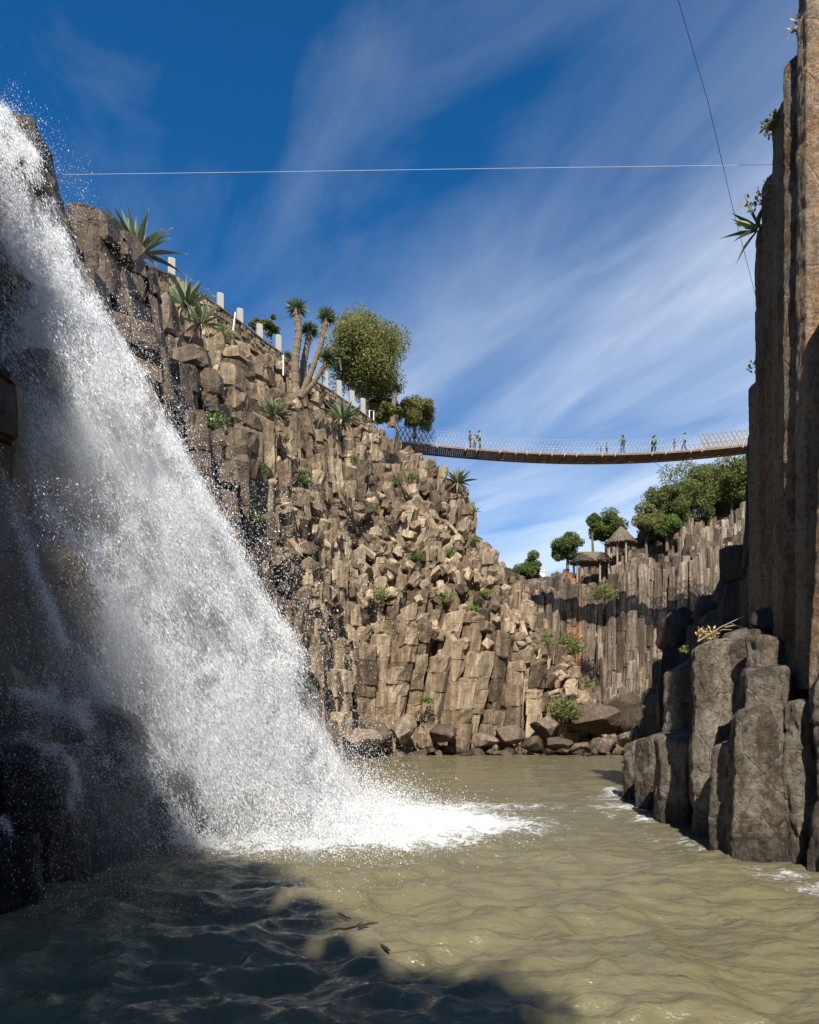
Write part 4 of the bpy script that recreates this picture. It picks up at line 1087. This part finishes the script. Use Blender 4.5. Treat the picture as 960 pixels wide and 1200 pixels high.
# dry branches on the ledge
mb = MB()
for a, b_ in [((818, 752), (872, 722)), ((836, 742), (858, 738)), ((850, 735), (873, 735)), ((858, 731), (876, 742))]:
    tube(mb, [P(*a, 15.2), P((a[0] + b_[0]) / 2, (a[1] + b_[1]) / 2 - 2, 15), P(*b_, 14.8)], [.022, .016, .006], 6, .6)
tag(mb.obj('dry_branch', M_pole), 'pale dry branches lying on the ledge under the tall cliff', 'branch')

# ------------------------------------------------------------------ wall, posts, fence on the left rim
wpts = [(172, 314, 36), (203, 326, 38.3), (258, 364, 40.8), (281, 381, 42.4), (304, 399, 44.2), (328, 416, 45.8), (358, 443, 48), (385, 459, 50), (412, 478, 52.4), (440, 498, 55)]
mb = MB(); r = np.random.default_rng(4)
W3 = [P(*p) for p in wpts]
for i in range(len(W3) - 1):
    a, b_ = W3[i], W3[i + 1]; n = max(2, int((b_ - a).length / .42))
    for k in range(n):
        for rw in range(4):
            t = (k + .5 + (.25 if rw % 2 else -.25)) / n; c = a.lerp(b_, t); ang = math.atan2(b_.y - a.y, b_.x - a.x)
            box(mb, (c.x + r.normal(0, .02), c.y + r.normal(0, .02), c.z - .12 - rw * .27 + r.normal(0, .02)), (.42 * r.uniform(.75, 1.08), .42 * r.uniform(.9, 1.1), .26 * r.uniform(.85, 1.1)), r.random(), rot=Euler((r.normal(0, .06), r.normal(0, .06), ang + r.normal(0, .08))).to_matrix())
root = mb.obj('stone_wall', M_left); tag(root, 'low dry stone wall running along the left rim', 'wall')
cp = MB()
for i in range(len(W3) - 1):
    a, b_ = W3[i] + Vector((0, 0, .04)), W3[i + 1] + Vector((0, 0, .04)); ang = math.atan2(b_.y - a.y, b_.x - a.x); pit = math.atan2(b_.z - a.z, math.hypot(b_.x - a.x, b_.y - a.y))
    box(cp, (a + b_) / 2, ((b_ - a).length, .5, .09), .5, rot=Euler((0, -pit, ang)).to_matrix())
cp.obj('coping', M_bark, root)
GP = 'white fence posts along the left rim'
names = ['topmost white post, beside the upper agave pair', 'second white post from the top of the rim', 'third white post, right of the gap above the rubble', 'fourth white post, left of the dark skyline bush', 'fifth white post, just right of the dark skyline bush',
 'white post behind the leaning yucca', 'white post left of the round tree trunk', 'white post between the wall end and the tree trunk', 'white post right of the round tree trunk', 'lowest white post beside the thatched roof edge']
posts = []
for i, (px, t, bt, Y) in enumerate([(201, 304, 326, 38.3), (258, 345, 366, 41), (281, 363, 384, 42.6), (304, 381, 402, 44.4), (326, 394, 418, 46), (365, 428, 456, 48.5), (381, 436, 458, 49.8), (397, 447, 468, 51.2), (412, 459, 480, 52.6), (425, 468, 492, 53.8)]):
    b0 = P(px, bt, Y); b0 = P(px, t + 19, Y); h = P(px, t, Y).z - b0.z; root = empty('fence_post', b0, .4); tag(root, names[i], 'post', GP)
    mb = MB(); box(mb, (0, 0, h / 2 - .2), (.38, .3, h + .4), .5); mb.obj('shaft', M_post, root)
    mb = MB(); V = [(-.18, -.15, h), (.18, -.15, h), (.18, .15, h), (-.18, .15, h), (-.1, -.08, h + .07), (.1, -.08, h + .07), (.1, .08, h + .07), (-.1, .08, h + .07)]
    mb.add(V, [[0, 1, 5, 4], [1, 2, 6, 5], [2, 3, 7, 6], [3, 0, 4, 7], [4, 5, 6, 7], [3, 2, 1, 0]], .8); mb.obj('cap', M_post, root)
    posts.append(P(px, t + 5, Y))
mb = MB()
for a, b_ in zip(posts[:-1], posts[1:]):
    tube(mb, [a, (a + b_) / 2 + Vector((0, 0, -.1)), b_], .015, 5)
tag(mb.obj('fence_wire', M_cable), 'thin wire strung between the white rim posts', 'wire')
# white pipe frame near the end of the wall
mb = MB(); tube(mb, [P(433, 498, 55), P(433, 481, 55), P(438, 481, 55.5), P(438, 500, 55.5)], .05, 6); tag(mb.obj('pipe_frame', M_white), 'small white pipe frame beside the lowest post', 'frame')
mb = MB(); tube(mb, [P(332, 440, 44), P(332, 416, 44)], .05, 6); tag(mb.obj('marker_pole', M_white), 'thin white stake on the slope left of the tallest yucca', 'stake')
mb = MB(); tube(mb, [P(272, 396, 41), P(276, 366, 41)], .05, 6); tag(mb.obj('marker_pole', M_white), 'thin white stake in front of the wall under the second post', 'stake')

# ------------------------------------------------------------------ thatched shelters
def thatch(mb, c, rx, ry, h, ridge, n=1400, seed=0):
    r = np.random.default_rng(seed); K = 28
    V = []; 
    for q in range(6):
        t = q / 5
        for k in range(K):
            a = 2 * math.pi * k / K; x = math.cos(a) * (rx * (1 - t)) + (ridge * t if math.cos(a) > 0 else -ridge * t); y = math.sin(a) * ry * (1 - t)
            V.append((c[0] + x * (1 + .05 * r.normal()), c[1] + y * (1 + .05 * r.normal()), c[2] + h * t ** .92 + (-.12 * r.random() if q == 0 else 0)))
    fs = [[q * K + k, q * K + (k + 1) % K, (q + 1) * K + (k + 1) % K, (q + 1) * K + k] for q in range(5) for k in range(K)]
    fs.append([k for k in range(K)][::-1]); mb.add(V, fs, .4)
    for k in range(n):
        a = r.uniform(0, 6.28); t = r.random() * .95; x = math.cos(a) * rx * (1 - t) + (ridge * t if math.cos(a) > 0 else -ridge * t); y = math.sin(a) * ry * (1 - t)
        p = Vector((c[0] + x, c[1] + y, c[2] + h * t ** .92 + .05)); d = Vector((math.cos(a), math.sin(a) * .9, -h / rx)).normalized() * r.uniform(.25, .6); s = Vector((-math.sin(a), math.cos(a), 0)) * .04; u = Vector((0, 0, .03))
        mb.add([tuple(p - s), tuple(p + s), tuple(p + d + s + u), tuple(p + d - s + u)], [[0, 1, 2, 3]], r.random())
def hut(label, base, rx, ry, zw, h, ridge, posts_, seed):
    root = empty('thatched_shelter', base); tag(root, label, 'shelter', 'thatched shelters')
    mb = MB(); thatch(mb, (0, 0, zw), rx, ry, h, ridge, seed=seed); mb.obj('roof', M_thatch, root)
    for (x, y) in posts_:
        mb = MB(); tube(mb, [(x, y, -1.4), (x * .98, y * .98, zw + .5)], .11, 8, .6); mb.obj('post', M_pole, root)
    return root
Yh = 78
hut('tall peaked round thatched shelter on the far rim', P(728, 664, Yh), 1.7, 1.6, 2.7, 1.9, .05, [(0.2, -1.2), (-1.15, 0), (1.15, 0), (0, 1.1), (-.7, -.9)], 1)
b = hut('low wide thatched shelter left of the peaked one on the far rim', P(693, 670, Yh), 2.5, 1.6, 1.0, 1.3, 1.1, [(-1.8, -.8), (1.8, -.8), (-1.8, .8), (1.8, .8), (0.7, -1.1)], 2)
hut('dark round thatched shelter beneath the big round tree', P(447, 500, 60), 2.0, 2.0, 1.3, 1.3, .3, [(-1.4, -1), (1.4, -1), (-1.4, 1), (1.4, 1)], 3)
# small white gauge / van glimpsed at far rim
mb = MB(); box(mb, P(634, 674, 84), (.9, .6, .6), .5); box(mb, P(634, 670, 84), (1.1, .8, .12), .2)
tag(mb.obj('white_hut', M_white), 'tiny white roofed box between two trees on the far rim', 'hut')

# ------------------------------------------------------------------ hanging bridge
BY = 62.0
deck = [(462, 516.0), (500, 519.8), (550, 524.5), (600, 528), (650, 530.2), (700, 531.0), (750, 530.2), (800, 527.5), (850, 522.7), (885, 519), (915, 515)]
bx_ = np.array([P(a, b_, BY).x for a, b_ in deck]); bz_ = np.array([P(a, b_, BY).z for a, b_ in deck])
def bz(x): return float(np.interp(x, bx_, bz_))
cf2 = np.polyfit(bx_, bz_, 4)
def bz(x): return float(np.polyval(cf2, x))
X0, X1 = bx_[0], bx_[-1]; BW = 2.1
bridge = empty('hanging_bridge', (X0, BY, bz(X0))); tag(bridge, 'long sagging plank footbridge with wire mesh sides across the gorge', 'bridge')
off_ = Vector((X0, BY, bz(X0)))
def rp_(x, y, z): return (x - off_.x, y - off_.y, z - off_.z)
mb = MB(); x = X0; r = np.random.default_rng(2)
while x < X1:
    box(mb, rp_(x, BY + BW / 2, bz(x) - .05 + r.normal(0, .008)), (.17, BW, .06), r.random(), rot=Euler((0, -math.atan2(bz(x + .2) - bz(x - .2), .4), 0)).to_matrix()); x += .19
mb.obj('deck_planks', M_wood, bridge)
for yo in (0.02, BW - .02):
    mb = MB(); tube(mb, [rp_(x, BY + yo, bz(x) - .17) for x in np.linspace(X0, X1, 50)], .085, 6); mb.obj('deck_beam', M_wood, bridge)
mb = MB()
for x in np.arange(X0 + .6, X1, 1.15):
    xx = x + r.normal(0, .12)
    box(mb, rp_(xx, BY + BW / 2, bz(xx) - .16), (.10, BW * 1.04, .10), .3, rot=Euler((0, 0, r.normal(0, .05))).to_matrix())
    if r.random() < .75: tube(mb, [rp_(xx, BY - .1, bz(xx) + .0), rp_(xx - r.uniform(0, .25), BY - .09, bz(xx) - .36)], .022, 5, .9, 1)
mb.obj('cross_joists', [M_wood, M_wire], bridge)
for yo in (0.0, BW):
    for zz, rad in ((1.18, .024), (.52, .014)):
        mb = MB(); tube(mb, [rp_(x, BY + yo, bz(x) + zz * (1 if abs(x - (X0 + X1) / 2) < 99 else 1) + (.10 * ((x - (X0 + X1) / 2) / 17) ** 2)) for x in np.linspace(X0, X1, 50)], rad, 5); mb.obj('hand_cable', M_cable if zz > 1 else M_wire, bridge)
    mb = MB()
    for s in (-1, 1):
        for x in np.arange(X0, X1 - .5, .34):
            a, c_ = (x, x + .62) if s > 0 else (x + .62, x)
            tube(mb, [rp_(a, BY + yo, bz(a)), rp_(c_, BY + yo, bz(c_) + 1.14)], .0065, 3, caps=False)
    mb.obj('wire_mesh', M_wire, bridge)
# split cane lattice at both ends
for xa, xb in ((X0, X0 + 3.3), (X1 - 7.5, X1)):
    for yo in (-.03, BW + .03):
        mb = MB()
        for s in (-1, 1):
            for x in np.arange(xa, xb, .42):
                a, c_ = (x, x + .75) if s > 0 else (x + .75, x)
                tube(mb, [rp_(a, BY + yo - .01 * s, bz(a) - .02), rp_(c_, BY + yo - .01 * s, bz(c_) + 1.3)], .034, 4, r.random())
        mb.obj('cane_lattice', M_pole, bridge)
# cables slung over the gorge
mb = MB(); tube(mb, [P(74, 204.5, 17.5), P(300, 201.5, 17.3), P(600, 197, 16.5), P(899, 193, 15.5), P(960, 191, 15.3)], .0045, 5)
tag(mb.obj('zip_cable', M_white), 'thin white cable stretched level across the sky', 'cable')
mb = MB(); tube(mb, [P(772, -70, 11), P(795, 0, 12), P(830, 120, 13.2), P(858, 240, 15), P(884, 340, 17), P(910, 450, 20)], .0055, 5)
tag(mb.obj('guy_cable', M_darkcable), 'thin dark cable slanting down behind the right cliff', 'cable')
mb = MB(); tube(mb, [P(763, 538, 62), P(775, 548, 62.3), P(792, 552, 63)], .02, 5)
tag(mb.obj('loose_rope', M_darkcable), 'loose dark rope curving beneath the bridge deck', 'rope')

# ------------------------------------------------------------------ people on the bridge
M_skin = simple('skin', (.42, .25, .17), .6, .05, 9)
def cloth(c): return simple('cloth', c, .85, .1, 9)
M_hair = simple('hair', (.02, .014, .01), .6, .1, 9)
def skinmesh(name, pts, edges, rad, mat, parent, sub=2, root=0):
    me = bpy.data.meshes.new(name); me.from_pydata(pts, edges, []); me.materials.append(mat)
    o = bpy.data.objects.new(name, me); COL.objects.link(o); o.parent = parent
    md = o.modifiers.new('Skin', 'SKIN'); md.use_smooth_shade = True
    if not me.skin_vertices: me.skin_vertices.new()
    for k, v in enumerate(me.skin_vertices[0].data):
        rr = rad[k]; v.radius = rr if hasattr(rr, '__len__') else (rr, rr); v.use_root = (k == root)
    sb = o.modifiers.new('Sub', 'SUBSURF'); sb.levels = sub; sb.render_levels = sub
    return o
def person(label, px, H, face, shirt, pants, seed, pose='stand', bare=False, yo=.7, bag=None, hairc=None):
    """face: heading in radians; H: height; arms and legs come from the pose"""
    x = (px - 480) / F * (BY + yo); z = bz(x) + .0
    root = empty('person', (x, BY + yo, z), face); tag(root, label, 'person', 'people on the hanging bridge')
    k = H / 1.75; r = random.Random(seed)
    st = .12 if pose != 'walk' else .3
    A = {'hipL': (0, .09, .93), 'hipR': (0, -.09, .93), 'kneeL': (.04 + st * .6, .10, .5), 'kneeR': (.03 - st * .2, -.10, .5), 'ankL': (st * .8, .11, .09), 'ankR': (-st * .9, -.11, .09),
         'toeL': (st * .8 + .17, .12, .03), 'toeR': (-st * .9 + .17, -.12, .03)}
    sh = .19
    arms = {'stand': ((.02, .27, 1.15), (.08, .26, .90), (.02, -.27, 1.15), (.08, -.26, .90)),
            'rail': ((.10, .30, 1.17), (.34, .34, 1.12), (.10, -.30, 1.17), (.34, -.34, 1.12)),
            'out': ((.06, .42, 1.30), (.08, .72, 1.24), (.08, -.28, 1.15), (.22, -.20, 1.05)),
            'walk': ((.12, .26, 1.16), (.28, .24, .98), (-.12, -.26, 1.16), (-.12, -.26, .92)),
            'point': ((.22, .25, 1.30), (.46, .22, 1.30), (.02, -.27, 1.15), (.08, -.26, .9))}[pose]
    pts = [(0, 0, .95), (0, 0, 1.12), (.0, 0, 1.30), (0, 0, 1.43), (.01, 0, 1.52), (.03, 0, 1.60), (.03, 0, 1.68)]
    rad = [(.10, .145), (.095, .125), (.105, .16), (.07, .12), .052, .088, .082]
    ed = [(i, i + 1) for i in range(6)]
    def ad(p, q, rd): pts.append(q); rad.append(rd); ed.append((p, len(pts) - 1)); return len(pts) - 1
    for s, nm in ((1, 'L'), (-1, 'R')):
        h = ad(0, A['hip' + nm], .088); kn = ad(h, A['knee' + nm], .062); an = ad(kn, A['ank' + nm], .042); ad(an, A['toe' + nm], .036)
        el, ha = (arms[0], arms[1]) if s > 0 else (arms[2], arms[3])
        so = ad(3, (0, s * sh, 1.42), .055); e_ = ad(so, el, .042); wr = ad(e_, ha, .028)
        dv = (Vector(ha) - Vector(el)).normalized(); sd = Vector((dv.z, 0, -dv.x)) if abs(dv.y) > .8 else dv.cross(Vector((0, 1, 0))).normalized()
        pm = ad(wr, tuple(Vector(ha) + dv * .05), (.030, .018))
        for f in range(4):
            q = Vector(ha) + dv * .10 + sd * (.024 - .016 * f)
            f1 = ad(pm, tuple(q), .010); ad(f1, tuple(q + dv * (.05, .065, .06, .045)[f] * .8 + Vector((0, -s * .01, -.008))), .008)
        ad(pm, tuple(Vector(ha) + dv * .05 + sd * .055 + Vector((0, -s * .01, 0))), .010)
    body = skinmesh('body', [tuple(c * k for c in p) for p in pts], ed, [tuple(c * k for c in q) if hasattr(q, '__len__') else q * k for q in rad], M_skin, root, 1)
    # shirt
    sp_ = [(0, 0, .93), (0, 0, 1.12), (0, 0, 1.30), (0, 0, 1.45)]; sr = [(.135, .175), (.125, .155), (.13, .185), (.085, .14)]; se = [(0, 1), (1, 2), (2, 3)]
    for s in (1, -1):
        el = arms[0] if s > 0 else arms[2]; ha = arms[1] if s > 0 else arms[3]
        sp_.append((0, s * sh, 1.42)); sr.append(.076); se.append((3, len(sp_) - 1)); sp_.append(tuple(Vector((0, s * sh, 1.42)).lerp(Vector(el), .9))); sr.append(.062); se.append((len(sp_) - 2, len(sp_) - 1))
    skinmesh('shirt', [tuple(c * k for c in p) for p in sp_], se, [tuple(c * k for c in q) if hasattr(q, '__len__') else q * k for q in sr], shirt, root, 1)
    tp = [(0, 0, .98), A['hipL'], A['hipR'], A['kneeL'], A['kneeR'], tuple(Vector(A['ankL']) + Vector((0, 0, .02))), tuple(Vector(A['ankR']) + Vector((0, 0, .02)))]
    skinmesh('trousers', [tuple(c * k for c in p) for p in tp], [(0, 1), (0, 2), (1, 3), (2, 4), (3, 5), (4, 6)], [(.115 * k, .155 * k), .105 * k, .105 * k, .08 * k, .08 * k, .066 * k, .066 * k], pants, root, 1)
    import bmesh
    bm = bmesh.new(); bmesh.ops.create_uvsphere(bm, u_segments=14, v_segments=9, radius=1)
    for v in bm.verts: v.co = Vector((v.co.x * .118 - .018, v.co.y * .108, max(v.co.z, -.55 if v.co.x < 0.1 else .15) * .125 + 1.69)) * k
    me = bpy.data.meshes.new('hair'); bm.to_mesh(me); bm.free(); me.materials.append(hairc or M_hair); hq = bpy.data.objects.new('hair', me); COL.objects.link(hq); hq.parent = root
    # nose and eyes
    mb = MB(); box(mb, (.128 * k, 0, 1.625 * k), (.03 * k, .02 * k, .035 * k)); mb.obj('nose', M_skin, root)
    mb = MB(); box(mb, (.118 * k, .033 * k, 1.65 * k), (.01, .02, .01)); box(mb, (.118 * k, -.033 * k, 1.65 * k), (.01, .02, .01)); mb.obj('eyes', M_hair, root)
    if bag:
        mb = MB(); tube(mb, [(-.16 * k, 0, 1.05 * k), (-.19 * k, 0, 1.2 * k), (-.16 * k, 0, 1.4 * k)], [.10 * k, .14 * k, .09 * k], 10); mb.obj('backpack', bag, root)
    return root
c_dark = cloth((.03, .022, .022)); c_jean = cloth((.05, .075, .13)); c_teal = cloth((.06, .42, .36)); c_green = cloth((.03, .28, .16)); c_grey = cloth((.10, .10, .11))
c_pink = cloth((.5, .08, .14)); c_olive = cloth((.11, .10, .055)); c_maroon = cloth((.08, .03, .035)); c_khaki = cloth((.30, .24, .16)); c_blue = cloth((.15, .40, .45)); c_black = cloth((.012, .012, .015)); c_tan = cloth((.32, .2, .13))
person('person in dark clothes at the left of the trio on the bridge', 551, 1.68, .3, c_maroon, c_dark, 1, 'stand', yo=.45)
person('person in a brown top in the middle of the trio on the bridge', 556.5, 1.6, 2.6, c_tan, c_jean, 2, 'rail', yo=.9)
person('person in a pale teal top at the right of the trio, facing away', 562, 1.78, .2, c_teal, c_jean, 3, 'stand', yo=.5, bag=c_black)
person('child in a pale blue top near the middle of the bridge', 700, 1.15, 2.8, c_blue, c_blue, 4, 'stand', yo=.6)
person('small child in pink beside the child in pale blue', 704.5, .80, .4, c_pink, c_pink, 5, 'stand', yo=.5)
person('child in brown reaching for the rail, right of the child in pink', 711, 1.12, .2, c_tan, c_dark, 6, 'point', yo=.5)
person('tall adult in an olive top with arms spread at the middle of the bridge', 730, 1.8, 1.75, c_olive, c_jean, 7, 'out', yo=.6, bag=c_black)
person('adult in green with a dark bag, left one of the close pair', 765, 1.6, 2.9, c_black, c_black, 8, 'rail', yo=.7)
person('adult in a bright green top, right one of the close pair', 767.5, 1.62, .3, c_green, c_black, 9, 'stand', yo=.4, bag=c_green)
person('child in a dark top standing alone right of the close pair', 790.5, 1.2, .3, c_grey, c_khaki, 10, 'stand', yo=.5)
person('rightmost person on the bridge, in a green shirt and blue jeans', 802.5, 1.7, 2.9, c_teal, c_jean, 11, 'walk', yo=.5)

# ------------------------------------------------------------------ drift wood on the near pool
def on_water(px, py):
    Y = CH * F / (py - H0); return (px - 480) / F * Y, Y
r = np.random.default_rng(6)
for i, (a, b_, rad, lb) in enumerate([((387, 1103), (443, 1093), .014, 'longest dark stick floating on the near water'), ((395, 1078), (412, 1086), .014, 'short curved twig floating above the longest stick'), ((325, 1079), (342, 1084), .010, 'thin twig floating left of the other sticks'),
  ((415, 1106), (432, 1108), .016, 'bark scrap floating just under the longest stick'), ((446, 1118), (458, 1126), .016, 'lowest scrap of dark wood on the near water')]):
    x0, y0 = on_water(*a); x1, y1 = on_water(*b_)
    z0 = float(wave_z(np.array([x0]), np.array([y0]))[0]) + .02; z1 = float(wave_z(np.array([x1]), np.array([y1]))[0]) + .02
    mb = MB(); pp = [Vector((x0 + (x1 - x0) * t, y0 + (y1 - y0) * t + r.normal(0, .015), max(z0, z1) + .01)) for t in np.linspace(0, 1, 7)]
    tube(mb, pp, [rad * q for q in (.4, .8, 1, 1.1, .9, .8, .3)], 7, .3)
    if i == 0: tube(mb, [pp[3], pp[3] + Vector((.08, .12, .02))], [.012, .004], 5)
    tag(mb.obj('driftwood', M_twig), lb, 'driftwood', 'floating sticks')
boulder(.62, 5.6, -.12, .72, 901, 'dark wet rock just breaking the surface at the bottom of the photo', 'dark wet rocks near the camera', M_shade, (1.5, .8, .32))
boulder(-.15, 5.3, -.14, .5, 902, 'second wet rock barely breaking the surface left of the dark one', 'dark wet rocks near the camera', M_shade, (1.5, .8, .3))
for i, (px, top, Y, rx, sl, lb) in enumerate([
  (14, 985, 8.9, .42, (.2, 0), 'dark wet stub with a black hollow at the lower left edge'),
  (52, 872, 10.3, .72, (-.15, 0), 'big square dark wet block under thin sheets of water at lower left'),
  (112, 925, 11.3, .66, (-.3, 0), 'low dark wet block where the fall runs into the pool'),
  (120, 828, 12.2, .85, (-.35, 0), 'dark ledge with water streaming over it, left of the splash'),
  (-8, 800, 10.6, .8, (-.1, 0), 'upper dark block at the left edge under the falling water'),
  (196, 900, 13.3, .8, (-.4, 0), 'dark block behind the spray nearest the splash')]):
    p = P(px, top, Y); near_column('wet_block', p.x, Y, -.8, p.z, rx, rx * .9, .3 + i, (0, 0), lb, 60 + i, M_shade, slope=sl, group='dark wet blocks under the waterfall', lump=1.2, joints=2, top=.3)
# ------------------------------------------------------------------ light, sky, camera
EL, AZ = R(44), R(-3.0)
sd = Vector((math.sin(AZ) * math.cos(EL), -math.cos(AZ) * math.cos(EL), math.sin(EL)))
ld = bpy.data.lights.new('sun', 'SUN'); ld.energy = 4.2; ld.angle = R(.53); ld.color = (1, .95, .87)
lo = bpy.data.objects.new('sun', ld); COL.objects.link(lo); lo.rotation_euler = sd.to_track_quat('Z', 'Y').to_euler()
W = bpy.data.worlds.new('World'); S.world = W; W.use_nodes = True; nt = W.node_tree; L = nt.links
bg = nt.nodes['Background']
sky = nt.nodes.new('ShaderNodeTexSky'); sky.sky_type = 'NISHITA'; sky.sun_disc = False
sky.sun_elevation = EL; sky.sun_rotation = math.atan2(sd.x, sd.y); sky.altitude = 2200; sky.air_density = 1.0; sky.dust_density = .6; sky.ozone_density = 2.5
tc = nt.nodes.new('ShaderNodeTexCoord'); sp = nt.nodes.new('ShaderNodeSeparateXYZ'); L.new(tc.outputs['Generated'], sp.inputs[0])
# cirrus: project the view direction on a high plane and stretch noise along the wind
zc = math_(nt, 'MAXIMUM', sp.outputs[2], .03)
cx_ = math_(nt, 'DIVIDE', sp.outputs[0], zc); cy_ = math_(nt, 'DIVIDE', sp.outputs[1], zc)
cb_ = nt.nodes.new('ShaderNodeCombineXYZ'); L.new(cx_, cb_.inputs[0]); L.new(cy_, cb_.inputs[1])
rt = mapping(nt, cb_.outputs[0], (1, 1, 1), (0, 0, R(-33)))
cA = noise(nt, mapping(nt, rt, (2.3, .8, 1)), 1.0, 10, .57, .7)
cB = noise(nt, mapping(nt, rt, (1.1, .38, 1)), 1.0, 4, .5, .3)
cc_ = math_(nt, 'ADD', math_(nt, 'MULTIPLY', cA, .5), math_(nt, 'MULTIPLY', cB, .62))
# more cloud to the right and lower down
cc_ = math_(nt, 'ADD', cc_, math_(nt, 'MULTIPLY', math_(nt, 'SUBTRACT', .58, sp.outputs[2]), .48))
cc_ = math_(nt, 'ADD', cc_, math_(nt, 'MULTIPLY', sp.outputs[0], .26))
cr = ramp(nt, [(.43, 0), (.58, .20), (.70, .45), (.86, .88)]); L.new(cc_, cr.inputs[0])
hs = nt.nodes.new('ShaderNodeHueSaturation'); hs.inputs['Saturation'].default_value = 1.35; hs.inputs['Value'].default_value = .86; L.new(sky.outputs[0], hs.inputs['Color'])
c = mixc(nt, math_(nt, 'MULTIPLY', cr.outputs[0], .75), hs.outputs[0], (5.2, 5.8, 6.6))
L.new(c, bg.inputs[0]); bg.inputs[1].default_value = .10

cam = bpy.data.cameras.new('camera'); co_ = bpy.data.objects.new('camera', cam); COL.objects.link(co_)
co_.location = (0, 0, CH); co_.rotation_euler = (R(90), 0, 0)
cam.sensor_fit = 'HORIZONTAL'; cam.sensor_width = 36; cam.lens = 30; cam.shift_y = (H0 - 600) / 960; cam.clip_end = 8000; cam.clip_start = .05
S.camera = co_
S.view_settings.view_transform = 'Standard'; S.view_settings.look = 'None'; S.view_settings.exposure = .85; S.view_settings.gamma = 1
S.render.film_transparent = False
S.cycles.max_bounces = 6; S.cycles.volume_bounces = 1; S.cycles.volume_step_rate = 2.0; S.cycles.volume_max_steps = 64; S.cycles.transparent_max_bounces = 12; S.cycles.diffuse_bounces = 3; S.cycles.use_denoising = True

for o in bpy.data.objects:
    if o.parent is None and 'category' in o.keys() and 'kind' not in o.keys(): o['kind'] = 'thing'
print('T script', time.time() - _T0)
